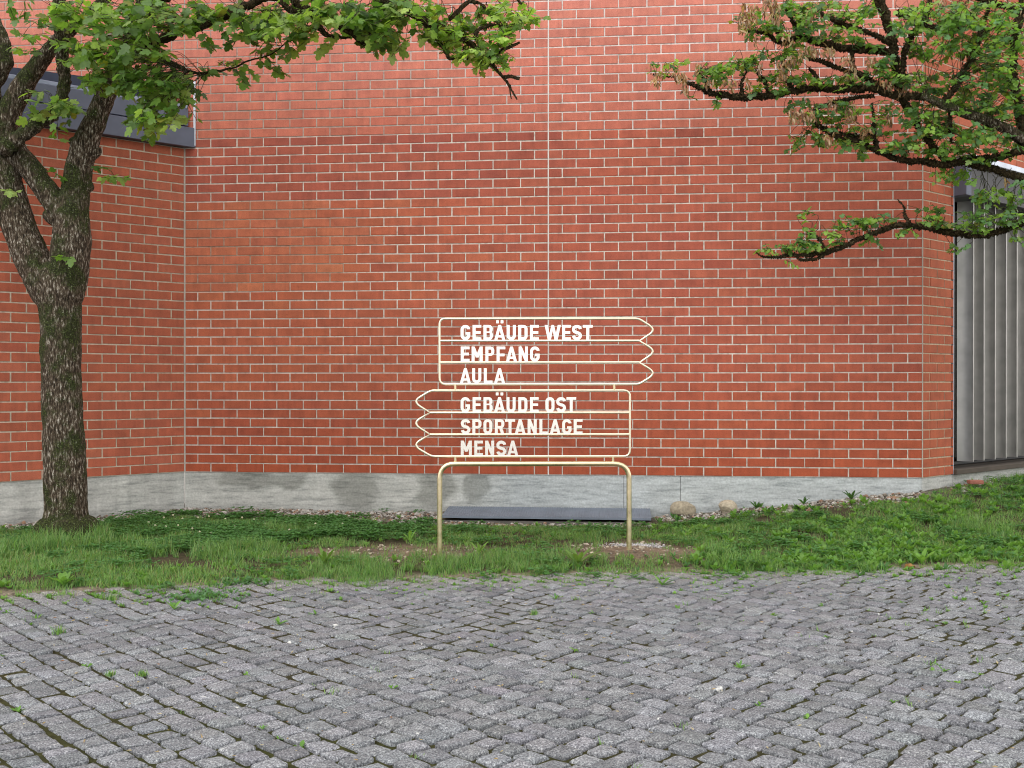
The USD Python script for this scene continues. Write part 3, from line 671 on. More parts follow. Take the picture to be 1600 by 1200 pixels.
def boulder(seed, sx, sy, sz, tint, name, label, cat, loc, group=None):
    m_ = trimesh.creation.icosphere(4, 1.0)
    v = np.array(m_.vertices)
    r = np.random.default_rng(seed)
    for _ in range(9):
        d_ = r.normal(size=3); d_ /= np.linalg.norm(d_); h_ = r.uniform(0.62, 0.85)
        ex = v @ d_ - h_; v = v - np.where(ex > 0, ex, 0)[:, None] * d_ * 0.85
    v = v * (1 + 0.10 * (meshkit.fbm(v * 2.2 + seed, 4, seed) - 0.5)[:, None]) * np.array([sx, sy, sz])
    p_ = put('/World', name, (v, np.array(m_.faces)), 'stone', smooth=True, tint=np.array(tint), loc=loc)
    tag(stage.GetPrimAtPath(p_), label, cat, group)
def on_ground(u, v):
    """where the line of sight through a pixel meets the lawn"""
    d = np.array([(u - 800) / F, 1.0, -(v - 597) / F]); lo, hi = 2.0, 9.6
    Y = np.linspace(lo, hi, 1500); Y = Y[gap_wall(d[0] * Y, Y) > 0.10]; zz = H + d[2] * Y; gg = ground_z(d[0] * Y, Y)
    k = np.argmax(zz < gg) if (zz < gg).any() else len(Y) - 1
    return np.array([d[0] * Y[k], Y[k], gg[k]])
p1 = on_ground(1069, 801); p2 = on_ground(1138, 803)
boulder(3, 0.115, 0.09, 0.085, (0.33, 0.285, 0.215), 'boulder', 'wide pale brown boulder against the concrete base, right of the blue cover', 'stone', p1 + [0, 0.06, 0.055])
boulder(8, 0.085, 0.08, 0.07, (0.40, 0.35, 0.27), 'boulder', 'smaller rounded beige boulder lying free on the grass edge', 'stone', p2 + [0, 0.03, 0.05])
p3 = on_ground(649, 839)
boulder(12, 0.028, 0.03, 0.026, (0.50, 0.44, 0.34), 'stone', 'small pale egg-shaped stone on bare earth left of the sign', 'stone', p3 + [0, 0, 0.012])

# gravel along the walls, rubble on the bare earth, grit round the right-hand post
peb = trimesh.creation.icosphere(1, 1.0); PV, PF = np.array(peb.vertices), np.array(peb.faces)
def scatter_pebbles(name, pts, size, tints, label, parent=None):
    m_ = len(pts); r = np.random.default_rng(m_)
    a = r.normal(size=(m_, 3)); b = r.normal(size=(m_, 3)); R = frames(a, b)
    sc = size[:, None] * r.uniform(0.55, 1.1, (m_, 3))
    V = PV[None] * sc[:, None, :] * (1 + 0.22 * r.normal(size=(m_, len(PV), 1)))
    V = np.einsum('mij,mnj->mni', R, V) * np.array([1, 1, 0.7]) + pts[:, None]
    f = (PF[None] + (np.arange(m_) * len(PV))[:, None, None]).reshape(-1, 3)
    p_ = put('/World', name, (V.reshape(-1, 3), f), 'stone', tint=np.repeat(tints, len(PV), 0))
    tag(stage.GetPrimAtPath(p_), label, name.split('_')[0], kind='stuff')
r = np.random.default_rng(5)
pts = []
for (o, d, n_, s0, s1, wmax, cnt) in ((C_L, D_M, N_M, 0.0, sa - 0.03, 0.66, 2600), (C_L, D_M, N_M, sb + 0.05, 26.5 * L_B, 0.42, 1100), (C_L, -D_W, N_W, -1.6, 0.0, 0.50, 800), (C_L, D_M, N_M, sa, sb, 0.70, 500), (C_R, D_R, N_R, 0.2, 3.0, 0.25, 250)):
    s = r.uniform(s0, s1, cnt); w_ = r.beta(1.1, 1.4, cnt) * wmax
    w_ = np.where((s > sa - 0.04) & (s < sb + 0.04) & (o is C_L) & (d is D_M) & (w_ < 0.49), 0.49 + 0.2 * r.random(cnt), w_)
    q_ = o[None] + d * s[:, None] + n_ * (w_[:, None] + 0.01)
    pts.append(np.column_stack([q_, ground_z(q_[:, 0], q_[:, 1]) + r.uniform(-0.004, 0.014, cnt)]))
pts = np.vstack(pts); m_ = len(pts)
tn = np.array([[0.36, 0.34, 0.32], [0.22, 0.19, 0.16], [0.48, 0.46, 0.44], [0.26, 0.16, 0.11], [0.12, 0.10, 0.08]])[r.choice(5, m_, p=[0.33, 0.25, 0.14, 0.13, 0.15])] * r.uniform(0.8, 1.2, (m_, 1))
scatter_pebbles('gravel_strip', pts, r.lognormal(-4.35, 0.35, m_).clip(0.006, 0.03), tn, 'mixed pebbles along the foot of the concrete base')
q_ = []
while len(q_) < 520:
    x, y = r.uniform(-1.7, 1.5), r.uniform(6.6, 7.9)
    if soil_mask(np.array(x), np.array(y)) > r.uniform(0.15, 0.9): q_.append((x, y))
q_ = np.array(q_); pts = np.column_stack([q_, ground_z(q_[:, 0], q_[:, 1]) + 0.003])
scatter_pebbles('rubble_scatter', pts, r.lognormal(-5.0, 0.45, len(q_)).clip(0.003, 0.022), np.array([0.36, 0.31, 0.25]) * r.uniform(0.35, 1.35, (len(q_), 1)), 'small stones and clods lying on the bare earth round the posts')
f_r = on_ground(987, 853)
q_ = r.normal(size=(900, 2)) * [0.085, 0.06] + f_r[:2] + [0.03, -0.05]
pts = np.column_stack([q_, ground_z(q_[:, 0], q_[:, 1]) + r.uniform(0, 0.012, 900)])
scatter_pebbles('grit_heap', pts, r.uniform(0.004, 0.008, 900), np.array([0.46, 0.45, 0.47]) * r.uniform(0.45, 1.35, (900, 1)), 'pale grey grit poured round the right post of the sign')

# ------------------------------------------------------------------ the sign
YS = 7.1
sign = thing('direction_sign', 'brass tube direction sign with white capital lettering and two arrow frames', 'sign')
def S_(u, v, dy=0.0): return at(u, v, YS) + [0, dy, 0]
def rounded_path(pts, rads, closed, seg=7):
    """polyline with circular-looking bends; pts in pixels"""
    P = [np.array(p_, float) for p_ in pts]; out = []; n_ = len(P)
    for i in range(n_):
        if not closed and i in (0, n_ - 1): out.append(P[i]); continue
        a, b, c = P[i - 1], P[i], P[(i + 1) % n_]
        rr = rads[i]
        if rr <= 0.2: out.append(b); continue
        p0 = b + (a - b) / np.linalg.norm(a - b) * rr; p1_ = b + (c - b) / np.linalg.norm(c - b) * rr
        for t in np.linspace(0, 1, seg): out.append((1 - t) ** 2 * p0 + 2 * t * (1 - t) * b + t ** 2 * p1_)
    return np.array(out)
def px_tube(parent, name, pts, rads, rpx, closed=False, label=None, dy=0.0, sides=14, material='brass'):
    q_ = rounded_path(pts, rads, closed)
    W = np.array([S_(u, v, dy) for u, v in q_])
    return put(parent, name, tube(W, rpx * YS / F, sides, closed), material, smooth=40, label=label)
px_tube(sign, 'post_frame', [(687, 884), (687, 724.5), (983, 724.5), (983, 874)], [0, 24, 24, 0], 4.0, label='bent tube standing in the ground as two posts', material='gold_brass')
R_T = 1.85
up = px_tube(sign, 'arrow_frame', [(686.8, 497.8), (998, 497.8), (1026, 515.8), (999, 532.4), (1026, 549.4), (999, 566.2), (1026, 583.4), (998, 600.4), (686.8, 600.4)], [10, 6, 15, 0, 15, 0, 15, 6, 10], R_T, True, 'upper frame with three points to the right')
for v in (532.4, 566.2): px_tube(up, 'rail', [(688, v), (999, v)], [0, 0], R_T)
lo = px_tube(sign, 'arrow_frame', [(984.2, 610), (674, 610), (644, 627.4), (672, 644.6), (644, 661.4), (672, 678.8), (644, 695.4), (674, 713), (984.2, 713)], [10, 6, 15, 0, 15, 0, 15, 6, 10], R_T, True, 'lower frame with three points to the left')
for v in (644.6, 678.8): px_tube(lo, 'rail', [(672, v), (983, v)], [0, 0], R_T)
for u, v0, v1 in ((711.3, 601, 609.5), (959.6, 601, 609.5), (711.3, 713.5, 723), (957.8, 713.5, 723)):
    px_tube(sign, 'spacer', [(u, v0), (u, v1)], [0, 0], 2.0, material='gold_brass')

SW = 0.195
def glyph(ch, w):
    """capital of height 1 and width w (relative to the height) from strokes of even weight"""
    h = SW / 2; L, Rr, B, Tp = h, w - h, h, 1 - h
    def line(*p_, cap=2, join=2): return LineString(p_).buffer(h, cap_style=cap, join_style=join)
    def rect(r0, x0, y0, x1, y1): return box(x0, y0, x1, y1).buffer(-r0).buffer(r0, 8)
    def bowl(x0, y0, x1, y1, rad=0.30): 
        o_ = rect(min(rad, (x1 - x0) / 2 - .001, (y1 - y0) / 2 - .001), x0, y0, x1, y1); i_ = rect(max(0.01, rad - SW), x0 + SW, y0 + SW, x1 - SW, y1 - SW); return o_, i_
    if ch == 'O': o_, i_ = bowl(0, 0, w, 1, w / 2 - 0.005); i_ = rect(w / 2 - SW - .002, SW, SW, w - SW, 1 - SW); return o_.difference(i_)
    if ch == 'D':
        o_ = unary_union([rect(0.27, 0, 0, w, 1), box(0, 0, w / 2, 1)]); i_ = unary_union([rect(0.08, SW, SW, w - SW, 1 - SW), box(SW, SW, w / 2, 1 - SW)]); return o_.difference(i_)
    if ch == 'U':
        o_ = unary_union([rect(w / 2 - .005, 0, 0, w, 1), box(0, 0.5, w, 1)]); i_ = unary_union([rect(w / 2 - SW - .002, SW, SW, w - SW, 1), box(SW, 0.5, w - SW, 1.1)]); return o_.difference(i_)
    if ch == 'E': return unary_union([box(0, 0, SW, 1), box(0, 0, w, SW * .92), box(0, 1 - SW * .92, w, 1), box(0, .5 - SW * .45, w * .93, .5 + SW * .45)])
    if ch == 'F': return unary_union([box(0, 0, SW, 1), box(0, 1 - SW * .92, w, 1), box(0, .44 - SW * .45, w * .92, .44 + SW * .45)])
    if ch == 'L': return unary_union([box(0, 0, SW, 1), box(0, 0, w, SW * .92)])
    if ch == 'T': return unary_union([box(w / 2 - h, 0, w / 2 + h, 1), box(0, 1 - SW * .92, w, 1)])
    if ch == 'N': return unary_union([box(0, 0, SW, 1), box(w - SW, 0, w, 1), Polygon([(0, 1), (SW * 1.02, 1), (w, 0), (w - SW * 1.02, 0)])])
    if ch == 'M': return unary_union([box(0, 0, SW, 1), box(w - SW, 0, w, 1), Polygon([(0, 1), (SW, 1), (w / 2, .56), (w - SW, 1), (w, 1), (w / 2 + .09, .27), (w / 2 - .09, .27)])])
    if ch == 'W':
        q1, q2 = w * .29, w * .71; s_ = SW * .5
        return unary_union([Polygon([(0, 1), (SW * 1.03, 1), (q1 + s_, 0), (q1 - s_, 0)]), Polygon([(q1 - s_, 0), (q1 + s_, 0), (w / 2 + s_ * .8, 1), (w / 2 - s_ * .8, 1)]),
                            Polygon([(q2 - s_, 0), (q2 + s_, 0), (w / 2 + s_ * .8, 1), (w / 2 - s_ * .8, 1)]), Polygon([(w, 1), (w - SW * 1.03, 1), (q2 - s_, 0), (q2 + s_, 0)])])
    if ch in 'AÄ':
        a_ = unary_union([Polygon([(0, 0), (SW * 1.05, 0), (w / 2 + h * .9, 1), (w / 2 - h * .9, 1)]), Polygon([(w, 0), (w - SW * 1.05, 0), (w / 2 - h * .9, 1), (w / 2 + h * .9, 1)]), box(w * .2, .17, w * .8, .17 + SW * .8)])
        if ch == 'Ä': a_ = unary_union([a_, box(w / 2 - .245, 1.11, w / 2 - .06, 1.31).buffer(-.03).buffer(.03), box(w / 2 + .06, 1.11, w / 2 + .245, 1.31).buffer(-.03).buffer(.03)])
        return a_
    if ch in 'PR':
        o_ = unary_union([rect(.26, 0, .38, w, 1), box(0, .38, w / 2, 1)]); i_ = unary_union([rect(.07, SW, .38 + SW * .85, w - SW, 1 - SW), box(SW, .38 + SW * .85, w / 2, 1 - SW)])
        g_ = unary_union([o_.difference(i_), box(0, 0, SW, 1)])
        if ch == 'R': g_ = unary_union([g_, Polygon([(w * .40, .5), (w * .40 + SW * 1.1, .5), (w, 0), (w - SW * 1.1, 0)])])
        return g_
    if ch == 'B':
        o_ = unary_union([rect(.25, 0, 0, w, .58), rect(.24, 0, .46, w * .97, 1), box(0, 0, w * .5, 1)])
        i_ = unary_union([rect(.05, SW, SW * .9, w - SW, .58 - SW * .55), box(SW, SW * .9, w * .45, .58 - SW * .55), rect(.05, SW, .46 + SW * .55, w * .97 - SW, 1 - SW * .9), box(SW, .46 + SW * .55, w * .45, 1 - SW * .9)])
        return o_.difference(i_)
    if ch == 'G':
        o_ = rect(w / 2 - .005, 0, 0, w, 1).difference(rect(w / 2 - SW - .002, SW, SW, w - SW, 1 - SW))
        o_ = o_.difference(box(w / 2, .52, w + .1, .72))
        return unary_union([o_, box(w * .52, .36, w, .36 + SW * .85), box(w - SW, .3, w, .52)])
    if ch == 'S':
        t = np.linspace(0, 1, 12); pts_ = []
        r_ = w / 2 - h; top_c, bot_c = (w / 2, 1 - h - r_ * .86), (w / 2, h + r_ * .9)
        for a_ in np.radians(np.linspace(8, 180, 14)): pts_.append((top_c[0] + r_ * math.cos(a_), top_c[1] + r_ * .86 * math.sin(a_)))
        pts_ += [(h + .03, .60), (w * .32, .535), (w * .68, .455), (w - h - .03, .38)]
        for a_ in np.radians(np.linspace(0, -172, 14)): pts_.append((bot_c[0] + r_ * math.cos(a_), bot_c[1] + r_ * .9 * math.sin(a_)))
        q_ = spline(np.column_stack([np.array(pts_), np.zeros(len(pts_))]), 0.03)[:, :2]
        return LineString(q_).buffer(h, cap_style=2, join_style=1)
ROWS = [
    (up, 710, 495, 238, 85, [('G', 65, 165), ('E', 190, 280), ('B', 303, 400), ('Ä', 415, 530), ('U', 545, 640), ('D', 665, 762), ('E', 787, 880), ('W', 940, 1108), ('E', 1122, 1212), ('S', 1225, 1328), ('T', 1338, 1440)]),
    (up, 710, 495, 462, 310, [('E', 67, 158), ('M', 180, 295), ('P', 323, 415), ('F', 440, 530), ('A', 538, 652), ('N', 670, 766), ('G', 788, 888)]),
    (up, 710, 495, 688, 535, [('A', 57, 172), ('U', 185, 280), ('L', 307, 397), ('A', 413, 528)]),
    (lo, 710, 605, 257, 103, [('G', 65, 163), ('E', 190, 278), ('B', 303, 398), ('Ä', 413, 527), ('U', 543, 638), ('D', 665, 760), ('E', 787, 878), ('O', 948, 1042), ('S', 1060, 1163), ('T', 1167, 1268)]),
    (lo, 710, 605, 485, 332, [('S', 67, 166), ('P', 187, 282), ('O', 302, 394), ('R', 422, 520), ('T', 527, 632), ('A', 628, 742), ('N', 763, 858), ('L', 885, 975), ('A', 992, 1107), ('G', 1122, 1220), ('E', 1243, 1335)]),
    (lo, 710, 605, 710, 557, [('M', 67, 182), ('E', 207, 298), ('N', 320, 414), ('S', 437, 540), ('A', 550, 666)]),
]
for par, u0, v0, yb, yt, letters in ROWS:
    hpx = (yb - yt) / 6.667 + 0.6
    for ch, x0, x1 in letters:
        wpx = (x1 - x0) / 6.667
        g_ = glyph(ch, wpx / hpx)
        s_ = hpx * YS / F
        meshes = [trimesh.creation.extrude_polygon(q_, 0.006, engine='earcut') for q_ in getattr(g_, 'geoms', [g_])]
        e = trimesh.util.concatenate(meshes); v = np.array(e.vertices)
        o_ = S_(u0 + x0 / 6.667, v0 + yb / 6.667 + 0.6)
        W = np.column_stack([o_[0] + v[:, 0] * s_, o_[1] + 0.003 - v[:, 2], o_[2] + v[:, 1] * s_])
        put(par, 'letter', (W, np.array(e.faces)), 'letter_metal')

# ------------------------------------------------------------------ trees
def maple_leaf():
    """five-lobed blade, stem end at the origin, about 1 long along +y, folded a little along the midrib"""
    half = [(0, 0.02), (0.16, -0.02), (0.34, 0.06), (0.40, 0.16), (0.33, 0.24), (0.50, 0.36), (0.56, 0.50), (0.47, 0.56), (0.30, 0.54), (0.26, 0.62), (0.28, 0.80), (0.17, 0.88), (0.06, 1.0)]
    right = half; left = [(-x, y) for x, y in half[1:]][::-1]
    o = np.array(right + left); c = np.array([[0, 0.40]])
    P2 = np.vstack([o, c]); n_ = len(o)
    z = 0.16 * np.abs(P2[:, 0]) - 0.12 * (P2[:, 1] - 0.4) ** 2 - 0.25 * P2[:, 0] ** 2
    f = np.array([[i, (i + 1) % n_, n_] for i in range(n_)])
    return np.column_stack([P2, z]), f
LV, LF = maple_leaf()
def seed_leaf():
    """dry hanging key or shrivelled leaf"""
    V = np.array([[0, 0, 0], [0.16, 0.35, 0.08], [0.10, 0.8, -0.04], [0, 1.05, 0.02], [-0.13, 0.7, 0.1], [-0.14, 0.3, -0.03], [0, 0.5, -0.1]])
    f = np.array([[0, 1, 6], [1, 2, 6], [2, 3, 6], [3, 4, 6], [4, 5, 6], [5, 0, 6]])
    return V, f
DV, DF = seed_leaf()

def hull_chain(segs):
    """union of hulls of spheres: segs = list of [(point, radius), ...] chains -> trimesh"""
    parts_ = []
    for ch in segs:
        sp = []
        for p_, r_ in ch:
            s_ = trimesh.creation.icosphere(2, r_); s_.apply_translation(p_); sp.append(np.array(s_.vertices))
        for a, b in zip(sp[:-1], sp[1:]):
            h_ = trimesh.convex.convex_hull(np.vstack([a, b]))
            parts_.append(manifold3d.Manifold(manifold3d.Mesh(np.asarray(h_.vertices, np.float32), np.asarray(h_.faces, np.uint32))))
    m_ = manifold3d.Manifold.batch_boolean(parts_, manifold3d.OpType.Add)
    return m_

def bark_mesh(man, length, smooth_it, amp, seed, stretch=0.35, freq=26):
    m_ = man.refine_to_length(length).to_mesh()
    t = trimesh.Trimesh(np.array(m_.vert_properties[:, :3], float), np.array(m_.tri_verts), process=True)
    v0 = np.array(t.vertices); trimesh.smoothing.filter_taubin(t, 0.5, 0.53, iterations=smooth_it)
    mv = np.array(t.vertices) - v0; ml = np.linalg.norm(mv, axis=1, keepdims=True)
    t.vertices = v0 + mv * np.minimum(1, 0.022 / np.maximum(ml, 1e-9))
    v = np.array(t.vertices); nrm = np.nan_to_num(np.array(t.vertex_normals))
    q_ = v * np.array([freq, freq, freq * stretch])
    rid = 1 - np.abs(2 * meshkit.fbm(q_, 3, seed) - 1) * 1.6
    lump = meshkit.fbm(v * 7, 3, seed + 3) - 0.5
    v = v + nrm * (amp * (rid - 0.6) + amp * 3.0 * lump)[:, None]
    return v, np.array(t.faces)

def mossy_tube(path, seed, sides=9, step=0.02, rough=0.35):
    """path rows (x, y, z, r): knobbly branch"""
    q_ = spline(path, step)
    # gentle wandering
    r_ = np.random.default_rng(seed); n_ = len(q_)
    wob = (meshkit.fbm(np.column_stack([np.arange(n_) * step * 9, np.full(n_, seed * 1.7), np.zeros(n_)]), 3, seed) - 0.5)
    wob2 = (meshkit.fbm(np.column_stack([np.arange(n_) * step * 9, np.full(n_, seed * 2.9), np.zeros(n_)]), 3, seed + 7) - 0.5)
    q_[:, 2] += 0.035 * wob; q_[:, 1] += 0.03 * wob2
    V, f = tube(q_[:, :3], np.maximum(q_[:, 3], 0.002), sides)
    nv_ = n_ * sides
    c = np.repeat(q_[:, :3], sides, 0); off = V[:nv_] - c
    k = 1 + rough * 2 * (meshkit.fbm(V[:nv_] * 34, 3, seed) - 0.5) + rough * 0.8 * r_.normal(0, 0.35, nv_)
    V[:nv_] = c + off * k[:, None]
    return V, f, q_

def tree_leaves(r, blobs, leaf, limb_pts, green, twigs, dark=1.0, spray_n=6, view=0.35):
    """sprays of leaves filling blobs (u, v, ru, rv, Y, dY, count); returns arrays"""
    P_, Tp, Nn, Sz, Tn = [], [], [], [], []
    for (u, v, ru, rv, Y, dY, cnt) in blobs:
        k = max(1, int(round(cnt / spray_n)))
        for _ in range(k):
            a, rad = r.uniform(0, 2 * np.pi), math.sqrt(r.uniform(0, 1))
            Yc = Y + r.uniform(-dY, dY)
            c = at(u + ru * rad * math.cos(a), v + rv * rad * math.sin(a), Yc)
            d = limb_pts - c; j = np.argmin((d ** 2).sum(1)); root = limb_pts[j]
            ax = c - root; L = np.linalg.norm(ax)
            ax = ax / max(L, 1e-6) * 0.5 + r.normal(size=3) * [0.6, 0.6, 0.25]; ax /= np.linalg.norm(ax)
            start = c - ax * leaf * 1.1; end = c + ax * leaf * 1.2 - [0, 0, leaf * 0.35]
            if 0.05 < L < 0.9:
                mid = (root + start) / 2 + r.normal(size=3) * 0.03 + [0, 0, 0.03]
                twigs.add(*tube(spline(np.array([root, mid, start, end]), 0.08), 0.0022, 3, caps=False), np.array([0.05, 0, 0]))
            else:
                twigs.add(*tube(np.array([start, c, end]), 0.0018, 3, caps=False), np.array([0.05, 0, 0]))
            base_t = green[r.choice(len(green))] * r.uniform(0.8, 1.2)
            for i in range(spray_n):
                t = (i + r.uniform(0, 0.6)) / spray_n
                side = np.cross(ax, [0, 0, 1.0]); side = side / max(np.linalg.norm(side), 1e-6) * (1 if i % 2 else -1)
                pt = start + (end - start) * t + side * leaf * 0.18
                tip = ax * 0.5 + side * r.uniform(0.3, 1.0) + np.array([0, 0, -1.0]) * r.uniform(0.05, 0.75) + r.normal(size=3) * 0.25
                nm = np.array([0, 0, 1.0]) + np.array([0, -1.0, 0]) * r.uniform(0, 2 * view) + r.normal(size=3) * 0.45
                P_.append(pt); Tp.append(tip); Nn.append(nm); Sz.append(leaf * r.uniform(0.62, 1.18))
                tc = base_t * r.uniform(0.85, 1.18) * dark
                if r.random() < 0.035: tc = np.array([0.23, 0.25, 0.045])
                Tn.append(tc)
    return np.array(P_), np.array(Tp), np.array(Nn), np.array(Sz), np.array(Tn)

def place_leaves(tree, data, parts_n=300, mat_='leaf', V=LV, Fc=LF, name='leaf', crown='crown'):
    P_, Tp, Nn, Sz, Tn = data
    R = frames(Tp, Nn)
    uu_ = 800 + F * P_[:, 0] / P_[:, 1]; vv_ = 597 - F * (P_[:, 2] - H) / P_[:, 1]
    vis = (uu_ > 5) & (uu_ < 1595) & (vv_ > 5)
    face = np.abs(np.einsum('mi,mi->m', R[:, :, 2], P_ - [0, 0, H])) / np.linalg.norm(P_ - [0, 0, H], axis=1)
    score = np.where(vis, face * Sz ** 2 / P_[:, 1] ** 2, 0)
    big_ = np.argsort(-score)[:parts_n] if parts_n else np.array([], int)
    for i in big_:
        put(tree, name, (V @ R[i].T * Sz[i] + P_[i], Fc), mat_, smooth=True, tint=Tn[i])
    rest_ = np.setdiff1d(np.arange(len(P_)), big_)
    V_, f_, t_ = copies(V, Fc, R[rest_], Sz[rest_], P_[rest_], Tn[rest_])
    put(tree, crown, (V_, f_), mat_, smooth=True, tint=t_, kind='stuff')

def limb(pts, Y=None):
    """rows (u, v, r_px[, Y]) -> (x, y, z, r)"""
    out = []
    for p_ in pts:
        y = p_[3] if len(p_) > 3 else Y
        out.append([*at(p_[0], p_[1], y), p_[2] * y / F])
    return np.array(out)

def moss_tufts(path_list, r, per_m, size, tint):
    """short dark moss and bark flakes standing off the branches"""
    S_m = Soup()
    for q_ in path_list:
        seg = np.linalg.norm(np.diff(q_[:, :3], axis=0), axis=1).sum()
        cnt = int(seg * per_m)
        if cnt < 1: continue
        i = r.integers(0, len(q_) - 1, cnt); t = r.uniform(0, 1, cnt)[:, None]
        c = q_[i, :3] * (1 - t) + q_[i + 1, :3] * t; rad = q_[i, 3]
        d = r.normal(size=(cnt, 3)); ax = q_[i + 1, :3] - q_[i, :3]; ax /= np.maximum(np.linalg.norm(ax, axis=1, keepdims=True), 1e-9)
        d -= (d * ax).sum(1, keepdims=True) * ax; d /= np.linalg.norm(d, axis=1, keepdims=True)
        R = frames(d + 0.3 * r.normal(size=(cnt, 3)), r.normal(size=(cnt, 3)))
        V_ = np.array([[-0.4, 0, 0], [0.4, 0, 0], [0.25, 0.9, 0.1], [-0.3, 0.7, -0.1], [0, 0.2, 0.35]])
        Fm = np.array([[0, 1, 2], [0, 2, 3], [0, 4, 2], [1, 4, 3]])
        V2, f2, t2 = copies(V_, Fm, R, size * r.uniform(0.5, 1.3, cnt) * (0.3 + 0.7 * np.clip(rad / 0.02, 0, 1)), c + d * rad[:, None] * 0.75, np.tile(tint, (cnt, 1)) * r.uniform(0.6, 1.5, (cnt, 1)))
        S_m.add(V2, f2, t2)
    return S_m

# --- left tree
r = np.random.default_rng(21)
YT = 8.0
tree1 = thing('maple_tree', 'mossy maple with thick forked trunk standing on the lawn at the left', 'tree')
def chain(pts, Y=YT, k=0.87):
    q_ = limb(pts, Y); return [(a[:3], a[3] * k) for a in q_]
trunk_ch = [
    chain([(103, 852, 46), (103, 832, 41), (103, 800, 37), (102, 740, 36), (98, 650, 34.5), (95, 560, 34), (95, 500, 35), (92, 465, 38), (90, 440, 41)]),
    chain([(80, 455, 36), (55, 415, 31), (38, 375, 29), (20, 325, 29), (7, 280, 29), (-4, 235, 27), (-14, 180, 23), (-22, 120, 20), (-40, 40, 18), (-70, -60, 15), (-90, -190, 11)]),
    chain([(98, 455, 38), (108, 415, 34), (112, 375, 33), (112, 335, 30), (118, 300, 25), (124, 262, 23), (131, 232, 23), (142, 205, 19.5), (155, 172, 18.5), (170, 138, 16), (188, 100, 14), (205, 60, 12.5), (222, 10, 11.5), (236, -60, 10), (250, -170, 7)]),
    chain([(152, 236, 8), (140, 240, 14)]), chain([(116, 222, 9), (126, 226, 12)]), chain([(136, 292, 12), (128, 296, 14)]), chain([(80, 338, 14), (95, 342, 20)]), chain([(67, 270, 8), (58, 276, 12)]),
    chain([(100, 335, 24), (84, 312, 21), (60, 282, 20), (38, 252, 19), (18, 226, 19), (2, 200, 20)]),
    chain([(-5, 245, 20), (4, 205, 21), (18, 168, 20), (40, 128, 17.5), (64, 95, 15), (86, 68, 12), (128, 34, 9), (175, -10, 7.5), (230, -70, 6)]),
    chain([(-30, 150, 18), (-6, 118, 18), (8, 98, 15), (6, 70, 12), (-8, 35, 11), (-30, -10, 10)]),
    [(a[:3], a[3]) for a in limb([(104, 838, 30, 7.86), (110, 868, 20, 7.68)])], [(a[:3], a[3]) for a in limb([(80, 835, 28, 7.95), (58, 866, 18, 7.8)])], [(a[:3], a[3]) for a in limb([(130, 830, 26, 8.0), (148, 856, 16, 7.95)])],
]
man = hull_chain(trunk_ch)
v, f = bark_mesh(man, 0.016, 14, 0.0085, 41)
put(tree1, 'trunk', (v, f), 'bark', smooth=True, tint=np.array([0.0, 0, 0]))
branches1 = [
    limb([(2, 232, 15), (30, 216, 12), (58, 194, 11.5), (80, 180, 11.5), (93, 160, 10), (101, 130, 9.5), (98, 90, 10), (95, 40, 10.5), (92, -20, 9), (88, -120, 6)], 7.85),
    limb([(196, 82, 11, 7.95), (235, 70, 8, 7.7), (275, 52, 7, 7.5), (322, 40, 7, 7.3), (370, 18, 6.5, 7.2), (430, -8, 6, 7.1), (500, -22, 5.5, 7.0), (580, -8, 5.5, 6.9), (640, 22, 5.5, 6.85), (695, 46, 5, 6.8), (735, 68, 4.5, 6.75), (762, 92, 4, 6.7), (772, 104, 2.6, 6.7), (784, 118, 2, 6.7), (792, 128, 2, 6.7), (801, 143, 1.6, 6.7), (808, 155, 1.2, 6.7)]),
    limb([(215, 40, 9, 7.95), (290, -30, 8, 7.5), (400, -40, 7, 7.2), (470, 8, 6, 7.1), (510, 32, 6, 7.05), (540, 46, 5.5, 7.0), (560, 60, 5, 7.0), (572, 73, 3, 7.0)]),
    limb([(430, -8, 5, 7.1), (455, 18, 4.5, 7.1), (480, 18, 4.5, 7.1), (505, 50, 4, 7.05), (530, 56, 2.5, 7.0), (548, 58, 1.2, 7.0)]),
    limb([(655, 28, 4, 6.85), (690, 70, 3, 6.8), (703, 92, 2.5, 6.8), (716, 90, 1.6, 6.8), (735, 94, 1, 6.8)]),
    limb([(702, 32, 3.5, 6.8), (715, 18, 3.5, 6.8), (732, 4, 3.5, 6.8), (748, 6, 2.4, 6.8), (764, 20, 1.2, 6.8)]),
    limb([(740, 62, 3, 6.75), (748, 45, 3, 6.75), (765, 40, 2.6, 6.75), (785, 42, 1.6, 6.75), (812, 40, 1, 6.75)]),
    limb([(765, 94, 3, 6.7), (790, 76, 2.8, 6.7), (812, 65, 1.8, 6.7)]),
    limb([(786, 119, 2.4, 6.7), (798, 120, 2.8, 6.7), (812, 124, 2.6, 6.7)]),
    limb([(792, 128, 1.4, 6.7), (796, 138, 1.0, 6.7), (799, 155, 0.8, 6.7)]),
    limb([(200, 72, 8, 7.95), (250, 92, 5, 7.7), (300, 112, 2.6, 7.4), (345, 112, 1.8, 7.3), (380, 100, 1.4, 7.25), (420, 84, 1.1, 7.2), (455, 62, 0.8, 7.2)]),
    limb([(560, -5, 4, 6.95), (640, -30, 4, 6.9), (720, -40, 4, 6.85), (790, -20, 3, 6.8), (815, 10, 1.6, 6.8)]),
]
paths = []
for i, b in enumerate(branches1):
    V_, f_, q_ = mossy_tube(b, 100 + i, rough=0.25 if i in (0, 10) else 0.42)
    put(tree1, 'branch', (V_, f_), 'moss_bark' if i else 'bark', smooth=True, tint=np.array([0.05, 0, 0]))
    paths.append(q_)
trunk_pts = np.vstack([spline(np.array([[*p_, r_] for p_, r_ in ch]), 0.05)[:, :3] for ch in trunk_ch[1:3] + trunk_ch[9:11]])
limb_pts = np.vstack([q_[:, :3] for q_ in paths] + [trunk_pts])
